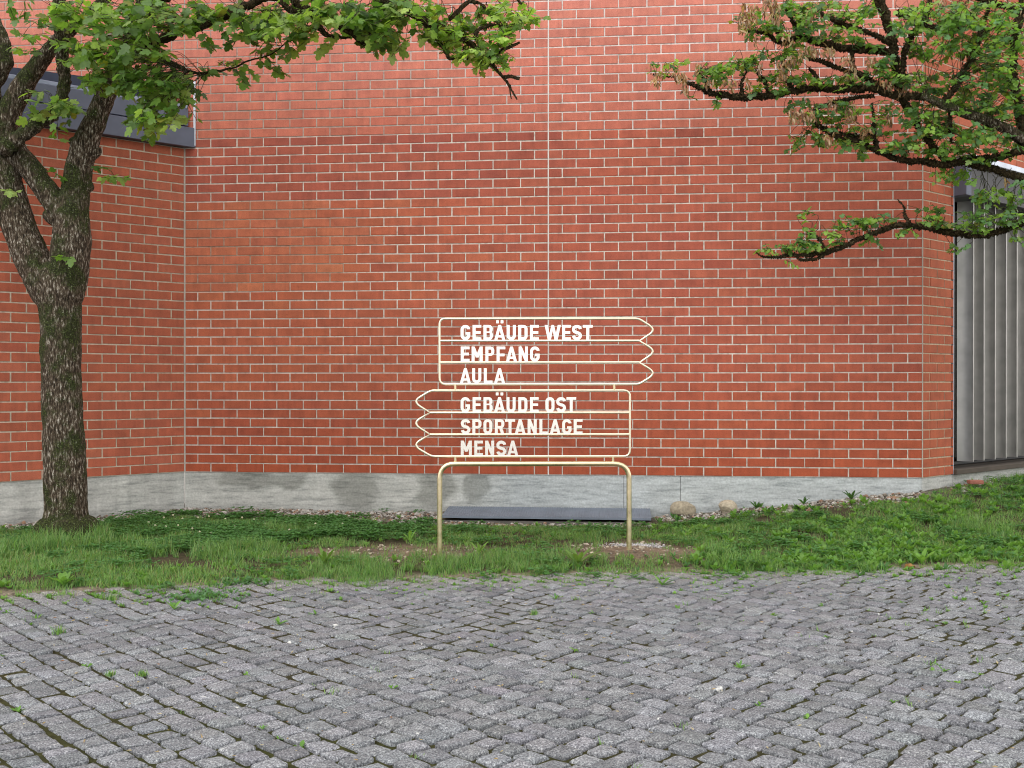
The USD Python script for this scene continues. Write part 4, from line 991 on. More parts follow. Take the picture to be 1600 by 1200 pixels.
G1 = np.array([[0.130, 0.245, 0.044], [0.190, 0.330, 0.066], [0.082, 0.170, 0.036], [0.265, 0.400, 0.082], [0.155, 0.275, 0.085], [0.310, 0.450, 0.130]])
blobs1 = [
    (40, 42, 28, 14, 7.6, .2, 14), (30, 8, 22, 10, 7.6, .2, 10), (70, 30, 22, 18, 7.5, .3, 18), (30, 78, 24, 10, 7.7, .2, 12),
    (115, 22, 40, 24, 7.5, .4, 60), (180, 30, 50, 32, 7.4, .5, 105), (245, 28, 48, 30, 7.2, .5, 105), (300, 30, 28, 28, 7.3, .4, 42), (120, 78, 30, 22, 7.5, .3, 42),
    (165, 85, 42, 28, 7.4, .4, 84), (225, 80, 40, 22, 7.3, .4, 66), (180, 122, 38, 18, 7.4, .3, 60), (230, 122, 42, 20, 7.3, .3, 72), (268, 128, 30, 18, 7.3, .3, 48), (290, 138, 18, 10, 7.3, .2, 18), (295, 165, 8, 8, 7.3, .1, 6),
    (238, 158, 18, 18, 7.2, .2, 30), (222, 178, 14, 14, 7.2, .2, 24), (250, 188, 22, 10, 7.2, .2, 18), (242, 205, 10, 7, 7.2, .1, 8), (275, 175, 12, 10, 7.2, .2, 12),
    (62, 148, 16, 10, 7.7, .15, 18), (85, 165, 12, 12, 7.7, .15, 14), (105, 170, 10, 22, 7.7, .15, 18), (92, 203, 5, 5, 7.7, .05, 4), (60, 172, 10, 8, 7.7, .1, 8),
    (85, 272, 8, 7, 7.85, .05, 5), (160, 258, 6, 4, 7.8, .05, 4), (166, 272, 8, 6, 7.8, .05, 5), (185, 274, 8, 4, 7.75, .05, 4), (22, 300, 10, 8, 7.7, .05, 6), (102, 402, 4, 3, 7.8, .02, 3),
    (330, 105, 14, 8, 7.3, .1, 8), (360, 100, 14, 8, 7.3, .1, 9), (385, 112, 14, 8, 7.2, .1, 8), (410, 85, 16, 10, 7.2, .1, 10), (440, 76, 16, 8, 7.2, .1, 9), (425, 100, 14, 8, 7.2, .1, 8), (322, 68, 10, 12, 7.3, .1, 9),
    (360, 22, 34, 20, 7.2, .4, 60), (410, 28, 30, 22, 7.2, .4, 66), (455, 36, 30, 20, 7.1, .4, 60), (478, 50, 16, 14, 7.1, .2, 24), (400, 55, 30, 10, 7.1, .3, 24), (515, 66, 6, 5, 7.0, .05, 4),
    (500, 14, 32, 16, 7.0, .4, 60), (550, 24, 34, 22, 6.9, .4, 72), (590, 36, 28, 18, 6.9, .3, 60), (600, 60, 26, 12, 6.9, .2, 36), (625, 66, 10, 8, 6.9, .1, 8), (620, 12, 30, 14, 6.9, .3, 54),
    (665, 18, 34, 18, 6.85, .3, 66), (690, 50, 30, 18, 6.8, .3, 54), (665, 48, 14, 10, 6.85, .1, 14), (715, 78, 22, 14, 6.8, .2, 30), (730, 50, 24, 18, 6.8, .2, 36), (755, 75, 26, 14, 6.75, .2, 42), (780, 62, 20, 12, 6.75, .2, 24), (770, 90, 22, 8, 6.7, .15, 24), (750, 97, 8, 4, 6.75, .05, 6), (788, 90, 10, 9, 6.7, .1, 12),
    (775, 18, 22, 16, 6.8, .25, 42), (800, 30, 18, 10, 6.75, .2, 24), (825, 24, 14, 7, 6.75, .1, 14), (740, 30, 26, 12, 6.8, .2, 24), (795, 42, 16, 6, 6.75, .1, 12), (690, 68, 6, 10, 6.8, .05, 6),
    # the crown above the picture
    (150, -60, 220, 50, 7.5, .9, 420), (480, -60, 260, 45, 7.0, .8, 380), (-200, 40, 170, 110, 7.8, .8, 300), (100, -190, 300, 80, 7.6, 1.1, 420), (500, -170, 260, 60, 7.0, .9, 260), (-300, -120, 200, 120, 7.8, .9, 240), (760, -50, 100, 35, 6.8, .3, 80),
]
tw = Soup()
far = [b_ for b_ in blobs1 if b_[0] > 640 and b_[1] > -20]
data2 = tree_leaves(r, [(*b_[:6], b_[6] * 1.9) for b_ in far], 0.056, limb_pts, G1 * np.array([1.25, 1.2, 1.1]), tw, view=0.5)
data = tree_leaves(r, [(*b_[:6], b_[6] * (1.85 if b_[1] > -20 and b_[0] > 90 and b_[6] > 17 else 1.15)) for b_ in blobs1 if not (b_[0] > 640 and b_[1] > -20)], 0.072, limb_pts, G1, tw, view=0.5)
place_leaves(tree1, tuple(np.concatenate([a_, b_]) for a_, b_ in zip(data, data2)), 300)
put(tree1, 'twigs', tw.mesh(), 'bark', smooth=True, tint=np.array([0.0, 0, 0]), kind='stuff')
ms = moss_tufts([q_ for i, q_ in enumerate(paths) if i not in (10,)], r, 330, 0.013, np.array([0.026, 0.022, 0.011]))
put(tree1, 'moss', ms.mesh(), 'grass', tint=ms.tint(), kind='stuff')

# --- right tree
r = np.random.default_rng(33)
tree2 = thing('maple_tree', 'maple with mossy black branches reaching in from the right edge', 'tree')
YR = 8.0
Yt = 7.6
trunk2 = [
    chain([(1800, 850, 50), (1800, 820, 42), (1798, 740, 38), (1795, 600, 36), (1790, 470, 36), (1785, 400, 34)], Yt),
    chain([(1785, 410, 32), (1760, 340, 24), (1720, 285, 18), (1670, 250, 14), (1630, 232, 11.5), (1600, 220, 10.5), (1578, 205, 9.5), (1545, 190, 9), (1505, 176, 8), (1470, 162, 7.5), (1445, 150, 7)], Yt),
    chain([(1788, 410, 30), (1800, 330, 26), (1815, 220, 22), (1820, 100, 18), (1815, -40, 14), (1800, -180, 10)], Yt),
]
v, f = bark_mesh(hull_chain(trunk2), 0.022, 8, 0.006, 52)
put(tree2, 'trunk', (v, f), 'bark', smooth=True, tint=np.array([-0.02, 0, 0]))
branches2 = [
    limb([(1605, 226, 9, 7.6), (1595, 195, 8.5, 7.65), (1590, 155, 8, 7.7), (1582, 115, 7.5, 7.75), (1584, 70, 7, 7.75), (1594, 25, 8, 7.75), (1604, -40, 7, 7.8), (1610, -140, 5, 7.8)]),
    limb([(1470, 162, 5.5, 7.6), (1488, 142, 5.5, 7.6), (1506, 112, 5, 7.7), (1522, 85, 4.5, 7.75), (1532, 50, 3.5, 7.8), (1545, 5, 3, 7.8), (1550, -60, 2, 7.8)]),
    limb([(1640, 238, 8, 7.6), (1600, 236, 7, 7.6), (1560, 245, 6.5, 7.65), (1520, 251, 7, 7.7), (1480, 255, 7.5, 7.75), (1440, 253, 6, 7.8), (1405, 248, 5.5, 7.85), (1372, 238, 5, 7.9), (1350, 226, 4.5, 7.95), (1310, 216, 4, 8.0), (1285, 203, 2.5, 8.0), (1270, 192, 1.5, 8.0)]),
    limb([(1480, 253, 6.5, 7.75), (1462, 234, 6, 7.8), (1442, 206, 5.5, 7.85), (1422, 176, 6, 7.9), (1406, 150, 7.5, 7.9), (1400, 120, 7, 7.95), (1398, 90, 7.5, 8.0), (1394, 62, 8.5, 8.0), (1382, 22, 9, 8.0), (1366, -20, 8.5, 8.0), (1350, -90, 7, 8.0)]),
    limb([(1398, 84, 7, 8.0), (1362, 80, 7, 8.0), (1322, 76, 7, 8.0), (1285, 66, 6.5, 8.0), (1252, 60, 5.5, 8.0), (1216, 67, 4, 8.0), (1198, 54, 3.5, 8.0), (1168, 51, 2.2, 8.0)]),
    limb([(1446, 150, 6, 7.65), (1406, 152, 7, 7.8), (1362, 138, 7, 7.9), (1322, 140, 7.5, 7.95), (1282, 137, 7, 8.0), (1242, 142, 6.5, 8.0), (1202, 150, 6.5, 8.0), (1160, 151, 6.5, 8.0), (1122, 149, 6, 8.0), (1092, 138, 4.5, 8.0), (1066, 126, 2, 8.0), (1044, 119, 1.4, 8.0), (1020, 116, 1.0, 8.0)]),
    limb([(1394, 70, 5, 8.0), (1364, 55, 4.5, 8.0), (1335, 46, 4.5, 8.0), (1302, 32, 4, 8.0), (1280, 20, 3, 8.0)]),
    limb([(1380, 140, 5, 7.9), (1345, 118, 4.5, 7.95), (1312, 106, 4, 8.0), (1282, 94, 4, 8.0), (1262, 90, 2.5, 8.0)]),
    limb([(1366, 148, 3.5, 7.9), (1330, 154, 3.5, 7.95), (1292, 164, 3, 8.0), (1270, 172, 1.6, 8.0)]),
    limb([(1372, 238, 4.5, 7.9), (1363, 212, 4.5, 7.95), (1336, 212, 4, 8.0), (1304, 208, 3, 8.0), (1280, 196, 1.6, 8.0)]),
    limb([(1364, 220, 4, 7.9), (1365, 190, 3, 7.9), (1362, 160, 1.6, 7.9)]),
    limb([(1330, 75, 4, 8.0), (1332, 110, 3.5, 8.0), (1330, 136, 4, 8.0)]),
    limb([(1700, 320, 10, 7.6), (1650, 335, 7, 7.65), (1600, 348, 5.5, 7.7), (1560, 362, 6, 7.75), (1520, 369, 6, 7.8), (1480, 362, 6, 7.85), (1440, 355, 5.5, 7.9), (1402, 354, 5, 7.9), (1375, 361, 4.8, 7.95), (1340, 376, 4.5, 8.0), (1300, 391, 4.2, 8.0), (1262, 398, 3.6, 8.0), (1224, 400, 2.8, 8.0), (1196, 401, 1.6, 8.0), (1180, 394, 0.7, 8.0)]),
    limb([(1320, 384, 2.5, 8.0), (1290, 398, 3, 8.0), (1270, 406, 3, 8.0), (1250, 406, 2.2, 8.0), (1242, 399, 1.4, 8.0)]),
    limb([(1424, 355, 3.4, 7.9), (1414, 338, 2.6, 7.9), (1411, 322, 1.4, 7.9), (1402, 312, 0.7, 7.9)]),
    limb([(1290, 392, 2.8, 8.0), (1278, 372, 2.8, 8.0), (1266, 367, 1.6, 8.0)]),
    limb([(1505, 253, 6, 7.72), (1560, 268, 6.5, 7.7), (1600, 280, 7, 7.65), (1650, 300, 8, 7.6), (1720, 330, 10, 7.6)]),
    limb([(1400, 20, 5, 8.0), (1430, 35, 4.5, 7.9), (1460, 45, 5, 7.8), (1480, 48, 4, 7.8), (1530, 40, 3, 7.8)]),
    limb([(1408, 145, 5, 7.9), (1412, 90, 5, 7.9), (1425, 55, 5, 7.9), (1445, 25, 4, 7.9), (1460, -20, 3, 7.9)]),
    limb([(1600, 20, 6, 7.75), (1570, 10, 5, 7.8), (1540, 2, 4, 7.8), (1500, -10, 3, 7.8)]),
    limb([(1485, 160, 3, 7.65), (1484, 190, 3.5, 7.65), (1486, 225, 2, 7.7)]),
    limb([(1250, 60, 4, 8.0), (1240, 35, 3.5, 8.0), (1225, 10, 3, 8.0)]), limb([(1216, 67, 3.5, 8.0), (1212, 30, 3, 8.0), (1200, 10, 2, 8.0)]),
    limb([(1200, 150, 4, 8.0), (1195, 130, 3.5, 8.0), (1180, 110, 2.2, 8.0)]), limb([(1160, 150, 4, 8.0), (1158, 132, 3, 8.0), (1166, 112, 1.6, 8.0)]), limb([(1110, 146, 4, 8.0), (1102, 128, 2.6, 8.0), (1092, 112, 1.4, 8.0)]),
    limb([(1240, 142, 4, 8.0), (1228, 120, 3.4, 8.0), (1222, 98, 2, 8.0)]), limb([(1282, 137, 4, 8.0), (1274, 118, 3.2, 8.0), (1264, 105, 2, 8.0)]),
]
paths = []
for i, b in enumerate(branches2):
    b[:, 3] *= 0.74
    V_, f_, q_ = mossy_tube(b, 300 + i, rough=0.5)
    put(tree2, 'branch', (V_, f_), 'moss_bark', smooth=True)
    paths.append(q_)
tp = np.vstack([spline(np.array([[*p_, r_] for p_, r_ in ch]), 0.05)[:, :3] for ch in trunk2[1:]])
limb_pts = np.vstack([q_[:, :3] for q_ in paths] + [tp])
G2 = np.array([[0.145, 0.290, 0.056], [0.200, 0.365, 0.072], [0.095, 0.205, 0.060], [0.255, 0.420, 0.085], [0.120, 0.250, 0.105]])
blobs2 = [
    (1028, 106, 14, 8, 8, .1, 8), (1058, 98, 10, 6, 8, .1, 6), (1095, 112, 16, 10, 8, .15, 18), (1118, 116, 22, 10, 8, .2, 30), (1150, 102, 26, 12, 8, .2, 36), (1172, 98, 18, 8, 8, .2, 20), (1190, 85, 12, 7, 8, .1, 8), (1200, 125, 14, 8, 8, .1, 12), (1175, 140, 20, 8, 8, .1, 14), (1215, 138, 14, 8, 8, .1, 10), (1122, 154, 14, 3, 8, .1, 5), (1078, 150, 5, 3, 8, .05, 3),
    (1180, 25, 16, 10, 8, .2, 16), (1150, 26, 7, 4, 8, .1, 5), (1190, 45, 24, 10, 8, .2, 26), (1235, 20, 30, 16, 8, .3, 54), (1212, 42, 22, 12, 8, .2, 26), (1280, 18, 34, 16, 8, .3, 60), (1258, 48, 24, 12, 8, .2, 32), (1300, 45, 34, 16, 8, .3, 48), (1335, 30, 26, 14, 8, .2, 36), (1360, 14, 20, 12, 8, .2, 24), (1240, 78, 24, 10, 8, .2, 26), (1345, 62, 20, 10, 8, .2, 18), (1370, 70, 10, 8, 8, .1, 8),
    (1228, 92, 18, 12, 8, .2, 26), (1232, 118, 22, 10, 8, .2, 24), (1265, 128, 24, 10, 8, .2, 26), (1310, 128, 28, 10, 8, .2, 28), (1345, 122, 20, 12, 7.95, .2, 22), (1385, 100, 22, 12, 7.9, .2, 26), (1385, 112, 16, 10, 7.8, .2, 20),
    (1260, 172, 26, 14, 8, .2, 30), (1300, 170, 24, 14, 8, .2, 26), (1330, 165, 24, 10, 8, .2, 22), (1310, 192, 24, 12, 8, .2, 24), (1375, 170, 22, 14, 7.9, .2, 24), (1345, 210, 24, 12, 8, .2, 26), (1265, 215, 24, 9, 8, .15, 28), (1245, 228, 8, 4, 8, .1, 5), (1320, 225, 26, 8, 8, .1, 18), (1385, 200, 18, 14, 7.9, .2, 20), (1345, 235, 16, 6, 8, .1, 8),
    (1420, 40, 24, 26, 7.8, .4, 66), (1470, 25, 40, 24, 7.7, .4, 120), (1530, 25, 40, 24, 7.7, .4, 120), (1580, 40, 24, 34, 7.7, .4, 80), (1500, 70, 40, 20, 7.7, .4, 100), (1555, 85, 36, 24, 7.7, .4, 90), (1440, 80, 24, 16, 7.8, .3, 36),
    (1430, 125, 28, 16, 7.8, .3, 42), (1540, 125, 40, 22, 7.7, .4, 90), (1590, 130, 16, 40, 7.6, .3, 40), (1470, 130, 26, 16, 7.8, .3, 30), (1520, 160, 36, 16, 7.7, .3, 66), (1565, 175, 30, 20, 7.7, .3, 66), (1440, 180, 26, 18, 7.8, .3, 48), (1480, 200, 34, 16, 7.8, .3, 66), (1530, 205, 36, 14, 7.7, .3, 66), (1575, 225, 30, 14, 7.7, .3, 54), (1430, 220, 30, 16, 7.8, .3, 48), (1480, 235, 30, 12, 7.8, .2, 48), (1530, 240, 30, 10, 7.7, .2, 40), (1400, 232, 24, 10, 7.9, .2, 24), (1465, 178, 16, 20, 7.8, .2, 24),
    (1203, 392, 14, 7, 8, .1, 12), (1225, 390, 16, 8, 8, .1, 18), (1255, 384, 24, 8, 8, .1, 28), (1272, 362, 14, 8, 8, .1, 12), (1258, 335, 10, 6, 8, .05, 6), (1300, 372, 22, 10, 8, .1, 18), (1330, 352, 24, 10, 8, .1, 22), (1355, 342, 24, 8, 8, .1, 22), (1388, 340, 16, 8, 7.95, .1, 12), (1375, 383, 6, 4, 8, .03, 3), (1358, 372, 10, 5, 8, .05, 5), (1418, 362, 12, 8, 7.9, .05, 6),
    (1452, 335, 20, 12, 7.9, .1, 20), (1478, 345, 20, 12, 7.85, .1, 18), (1490, 385, 14, 5, 7.85, .05, 7), (1515, 345, 24, 14, 7.8, .2, 30), (1550, 340, 24, 18, 7.75, .2, 34), (1585, 340, 16, 18, 7.7, .2, 24), (1560, 305, 34, 10, 7.75, .2, 30), (1590, 300, 12, 16, 7.7, .2, 16), (1500, 275, 30, 8, 7.75, .2, 20), (1470, 268, 20, 6, 7.8, .1, 10), (1590, 370, 8, 6, 7.7, .1, 6), (1240, 408, 5, 4, 8, .05, 3),
    # outside the picture, right and above
    (1720, 120, 110, 130, 7.6, .8, 420), (1850, 60, 120, 160, 7.6, .8, 380), (1400, -60, 240, 45, 7.8, .7, 380), (1700, -90, 180, 60, 7.6, .9, 320), (1500, -170, 260, 60, 7.7, .9, 260), (1680, 300, 60, 40, 7.6, .4, 90), (1980, 120, 90, 150, 7.6, .8, 200),
]
tw = Soup()
data = tree_leaves(r, [(b_[0], b_[1], b_[2] * 1.12, b_[3] * 1.15, b_[4], b_[5], b_[6] * (2.7 if b_[1] > -20 and b_[0] < 1620 else 1)) for b_ in blobs2], 0.044, limb_pts, G2, tw, view=0.45)
place_leaves(tree2, data, 300)
put(tree2, 'twigs', tw.mesh(), 'bark', smooth=True, tint=np.array([0.05, 0, 0]), kind='stuff')
ms = moss_tufts(paths, r, 800, 0.018, np.array([0.036, 0.026, 0.013]))
put(tree2, 'moss', ms.mesh(), 'grass', tint=ms.tint(), kind='stuff')
# withered keys and leaves hanging in bunches
dead = [(1024, 122, 5, 8, 12), (1034, 118, 5, 6, 6), (1062, 118, 10, 8, 22), (1070, 135, 5, 8, 10), (1090, 105, 5, 8, 10), (1108, 128, 8, 6, 8), (1140, 130, 10, 8, 14), (1170, 128, 5, 8, 8), (1188, 108, 4, 10, 8),
        (1170, 18, 14, 14, 44), (1162, 36, 8, 12, 24), (1205, 10, 12, 12, 34), (1212, 24, 8, 10, 16), (1180, 62, 3, 6, 5), (1230, 60, 10, 6, 10), (1265, 20, 10, 8, 12), (1290, 80, 14, 8, 20), (1268, 76, 10, 6, 10),
        (1222, 108, 8, 14, 26), (1240, 92, 10, 6, 12), (1258, 80, 12, 8, 20), (1325, 92, 10, 8, 14), (1360, 95, 8, 8, 14), (1330, 110, 8, 10, 14), (1385, 130, 12, 8, 26), (1245, 178, 12, 10, 40), (1268, 178, 8, 10, 22), (1300, 160, 8, 8, 12), (1330, 178, 10, 14, 30), (1295, 215, 10, 10, 18), (1352, 205, 8, 8, 12),
        (1385, 185, 8, 8, 12), (1500, 10, 10, 6, 14), (1470, 5, 8, 8, 10), (1560, 85, 8, 5, 10), (1408, 140, 8, 8, 14), (1596, 10, 6, 14, 16), (1572, 280, 3, 5, 5), (1450, 120, 6, 6, 8)]
P_, Tp, Nn, Sz, Tn = [], [], [], [], []
for (u, v_, ru, rv, c) in dead:
    for _ in range(int(c * 1.9)):
        P_.append(at(u + r.uniform(-ru, ru), v_ + r.uniform(-rv, rv), 7.82 + r.uniform(-.15, .12))); Tp.append(np.array([0, 0, -1.0]) + r.normal(size=3) * 0.45); Nn.append(r.normal(size=3)); Sz.append(r.uniform(0.034, 0.058))
        Tn.append(np.array([[0.34, 0.20, 0.12], [0.50, 0.37, 0.26], [0.19, 0.10, 0.06]])[r.choice(3)] * r.uniform(0.7, 1.3))
place_leaves(tree2, tuple(map(np.array, (P_, Tp, Nn, Sz, Tn))), 0, 'leaf', DV, DF, crown='withered_keys')

# ------------------------------------------------------------------ lawn plants
def blade_strip(L, w, bendf, segs=3, az=0.0, lean=0.3, base=(0, 0), fold=0.0):
    """one arching blade: vertices, faces"""
    t = np.linspace(0, 1, segs + 1)
    out = lean * L * t + bendf * L * t ** 2.2; up = L * t * (1 - 0.35 * bendf * t)
    wd = w * (1 - t ** 1.7) + 0.0004
    ca, sa_ = math.cos(az), math.sin(az)
    c = np.column_stack([base[0] + ca * out, base[1] + sa_ * out, up])
    s_ = np.array([-sa_, ca, 0])
    V = np.vstack([c - s_ * wd[:, None] / 2, c + s_ * wd[:, None] / 2]); n_ = segs + 1
    f = []
    for i in range(segs): f += [[i, n_ + i, n_ + i + 1], [i, n_ + i + 1, i + 1]]
    return V, np.array(f)
def oval_leaf(L, w, az, lean, bendf, base=(0, 0), wav=0.0):
    t = np.array([0, 0.15, 0.4, 0.65, 0.85, 1.0]); wd = w * np.array([0.12, 0.3, 0.85, 1.0, 0.7, 0.05])
    out = L * (lean * t + bendf * t ** 2); up = L * (math.sqrt(max(0.05, 1 - lean ** 2)) * t - 0.75 * bendf * t ** 2)
    ca, sa_ = math.cos(az), math.sin(az); c = np.column_stack([base[0] + ca * out, base[1] + sa_ * out, up]); s_ = np.array([-sa_, ca, 0.0])
    lift = np.array([0, 0, 0.12 * w])
    V = np.vstack([c - s_ * wd[:, None] / 2 + lift, c, c + s_ * wd[:, None] / 2 + lift]); n_ = len(t); f = []
    for k in (0, n_):
        for i in range(n_ - 1): f += [[k + i, k + n_ + i, k + n_ + i + 1], [k + i, k + n_ + i + 1, k + i + 1]]
    return V, np.array(f)
GR = np.array([[0.110, 0.240, 0.062], [0.150, 0.300, 0.080], [0.082, 0.200, 0.058], [0.225, 0.360, 0.118], [0.185, 0.285, 0.105]])
def tuft(r, n_, L0, spread, tall=1.0, dry=0.11, w=0.0034):
    S_t = Soup()
    for _ in range(n_):
        L = L0 * r.uniform(0.5, 1.25) * tall
        b = r.normal(size=2) * spread
        c = GR[r.choice(len(GR))] * r.uniform(0.75, 1.25)
        if r.random() < dry: c = np.array([0.36, 0.31, 0.17]) * r.uniform(0.7, 1.1)
        V, f = blade_strip(L, w * r.uniform(0.7, 1.4), r.uniform(0.05, 0.75), 3, r.uniform(0, 6.28), r.uniform(0.02, 0.4), b)
        S_t.add(V, f, c)
    return S_t
BRD = np.array([[0.110, 0.240, 0.044], [0.145, 0.290, 0.056], [0.085, 0.200, 0.046], [0.070, 0.175, 0.056]])
def rosette(r, n_, L0, w0, upright=0.5, col=None):
    S_t = Soup(); base_c = BRD[r.choice(len(BRD))] if col is None else np.array(col)
    for i in range(n_):
        V, f = oval_leaf(L0 * r.uniform(0.6, 1.15), w0 * r.uniform(0.7, 1.2), i * 2.4 + r.uniform(-0.4, 0.4), r.uniform(0.25, 0.9) * (1 - 0.5 * upright), r.uniform(0.1, 0.5), r.normal(size=2) * 0.006)
        S_t.add(V, f, base_c * r.uniform(0.8, 1.25))
    return S_t
def clover(r, n_, L0):
    S_t = Soup()
    for _ in range(n_):
        b = r.normal(size=2) * 0.045; hgt = L0 * r.uniform(0.5, 1.2); c = np.array([0.072, 0.175, 0.056]) * r.uniform(0.7, 1.4)
        for k in range(3):
            a = k * 2.094 + r.uniform(0, 0.5)
            V, f = oval_leaf(0.020, 0.017, a, 0.93, 0.05); V[:, 2] += hgt; V[:, :2] += b
            S_t.add(V, f, c)
    return S_t
def instancer(path_name, label, cat, protos, material, pos, ids, yaw, scale, tilt=None):
    p_ = numbered('/World', path_name)
    pi = UsdGeom.PointInstancer.Define(stage, p_)
    tag(pi.GetPrim(), label, cat, kind='stuff')
    rel = pi.CreatePrototypesRel()
    for i, S_t in enumerate(protos):
        q_ = f'{p_}/tuft' if i == 0 else f'{p_}/tuft_{i:03d}'
        m_ = usdkit.mesh(stage, q_, S_t.mesh(), M[material], smooth=True)
        UsdGeom.PrimvarsAPI(m_).CreatePrimvar('tint', Sdf.ValueTypeNames.Color3fArray, 'vertex').Set(Vt.Vec3fArray.FromNumpy(S_t.tint().astype(np.float32)))
        rel.AddTarget(q_)
    pi.CreateProtoIndicesAttr(Vt.IntArray.FromNumpy(ids.astype(np.int32)))
    pi.CreatePositionsAttr(Vt.Vec3fArray.FromNumpy(pos.astype(np.float32)))
    q4 = np.column_stack([np.cos(yaw / 2), np.zeros_like(yaw), np.zeros_like(yaw), np.sin(yaw / 2)])
    pi.CreateOrientationsAttr(Vt.QuathArray([Gf.Quath(float(a), float(b), float(c), float(d)) for a, b, c, d in q4]))
    pi.CreateScalesAttr(Vt.Vec3fArray.FromNumpy(np.repeat(scale[:, None], 3, 1).astype(np.float32)))

r = np.random.default_rng(77)
def lawn_points(cnt, keepf, xr=(-5.2, 5.6)):
    out = []
    got = 0
    while got < cnt:
        x = r.uniform(*xr, 20000); y = edge_y(x) - 0.30 + r.uniform(0, 1, 20000) * (np.where(x > C_R[0], 12.0, 9.9) - edge_y(x))
        ok = (gap_wall(x, y) > 0.03) & (r.random(20000) < np.where(y < edge_y(x) + 0.06, 1.0 * np.exp(-((edge_y(x) + 0.06 - y) / 0.22) ** 2) * (0.25 + 1.2 * (patchy(x, y, 2.2, 33) > 0.47)), 1))
        ok &= r.random(20000) < keepf(x, y)
        out.append(np.column_stack([x[ok], y[ok]])); got += ok.sum()
    q_ = np.vstack(out)[:cnt]
    return np.column_stack([q_, ground_z(q_[:, 0], q_[:, 1])])
def in_cover(x, y):
    s = (np.stack([x, y], -1) - C_L) @ D_M; o_ = gap_wall(x, y)
    return (s > sa - 0.05) & (s < sb + 0.04) & (o_ < 0.62)
def patchy(x, y, f, seed): return meshkit.fbm(np.stack([x * f, y * f, 0 * x], -1), 3, seed)
def grass_keep(x, y):
    k = np.clip(2.4 * patchy(x, y, 2.2, 61) - 0.55, 0.06, 1)
    k = k * (1 - 0.98 * soil_mask(x, y) ** 0.6)
    k = np.where((x > -1.7) & (x < 1.25), k * np.clip(0.25 + 0.9 * patchy(x, y, 3.1, 66), 0, 1), k)
    gwall = gap_wall(x, y)
    strip_ = np.where(x < sb + C_L[0], 0.68, np.where(x < C_R[0], 0.36, 0.1)) * (0.7 + 0.6 * patchy(x, y, 1.6, 71))
    k = k * np.clip((gwall - strip_ * 0.7) / (0.3 * strip_ + 0.02), 0.015, 1)
    k = np.where(in_cover(x, y), 0, k)
    trunk_ = (x + 3.40) ** 2 + (y - 7.98) ** 2 < 0.20 ** 2
    k = np.maximum(k, 0.45 * np.exp(-((y - edge_y(x) - 0.12) / 0.14) ** 2))
    return np.clip(np.where(trunk_, 0, k), 0, 1)
short = [tuft(r, 17, 0.042, 0.024) for _ in range(7)]
tallt = [tuft(r, 18, 0.085, 0.022, dry=0.05) for _ in range(5)]
pos = lawn_points(12500, grass_keep)
n_ = len(pos)
tallness = patchy(pos[:, 0], pos[:, 1], 1.4, 88)
near_trunk = 0.7 * np.exp(-((pos[:, 0] + 3.1) ** 2 + (pos[:, 1] - 7.7) ** 2) / 0.5)
ids = np.where(tallness + 0.5 * near_trunk + 0.05 * (pos[:, 0] > 1.2) > 0.60 + 0.12 * r.random(n_), 7 + r.integers(0, 5, n_), r.integers(0, 7, n_))
lowf = np.where(pos[:, 0] < C_R[0], np.clip(0.5 + gap_wall(pos[:, 0], pos[:, 1]) / 2.2, 0.5, 1), 0.85) * np.where((pos[:, 0] > -1.7) & (pos[:, 0] < 1.3), 0.78, 1.0)
ids = np.where((gap_wall(pos[:, 0], pos[:, 1]) < 1.2) & (pos[:, 0] < 3.0), ids % 7, ids)
instancer('grass', 'green lawn grass growing between paving and wall', 'grass', short + tallt, 'grass', pos, ids, r.uniform(0, 6.28, n_), r.uniform(0.65, 1.3, n_) * (1 + 0.5 * near_trunk) * lowf)
# broad-leaved weeds, thickest on the right along the paving
def broad_keep(x, y):
    d = y - edge_y(x)
    k = 0.20 + 0.9 * np.exp(-(d / 0.45) ** 2) * np.clip((x - 0.6) / 1.6, 0.12, 1) + 0.25 * np.clip((x - 1.0) / 2, 0, 1) * (patchy(x, y, 2.0, 14) > 0.48)
    return np.clip(k * np.where(grass_keep(x, y) > 0.15, 1, 0.06), 0, 1)
pos = lawn_points(2900, broad_keep); n_ = len(pos)
protos = [rosette(r, r.integers(5, 9), 0.085, 0.030, u_) for u_ in (0.2, 0.5, 0.8, 0.9, 0.6, 0.7)]
instancer('broadleaf_weeds', 'broad-leaved weeds growing through the lawn grass', 'weeds', protos, 'grass', pos, r.integers(0, 6, n_), r.uniform(0, 6.28, n_), r.uniform(0.3, 0.95, n_) * np.where(pos[:, 0] > 1.2, 1.05, 0.66))
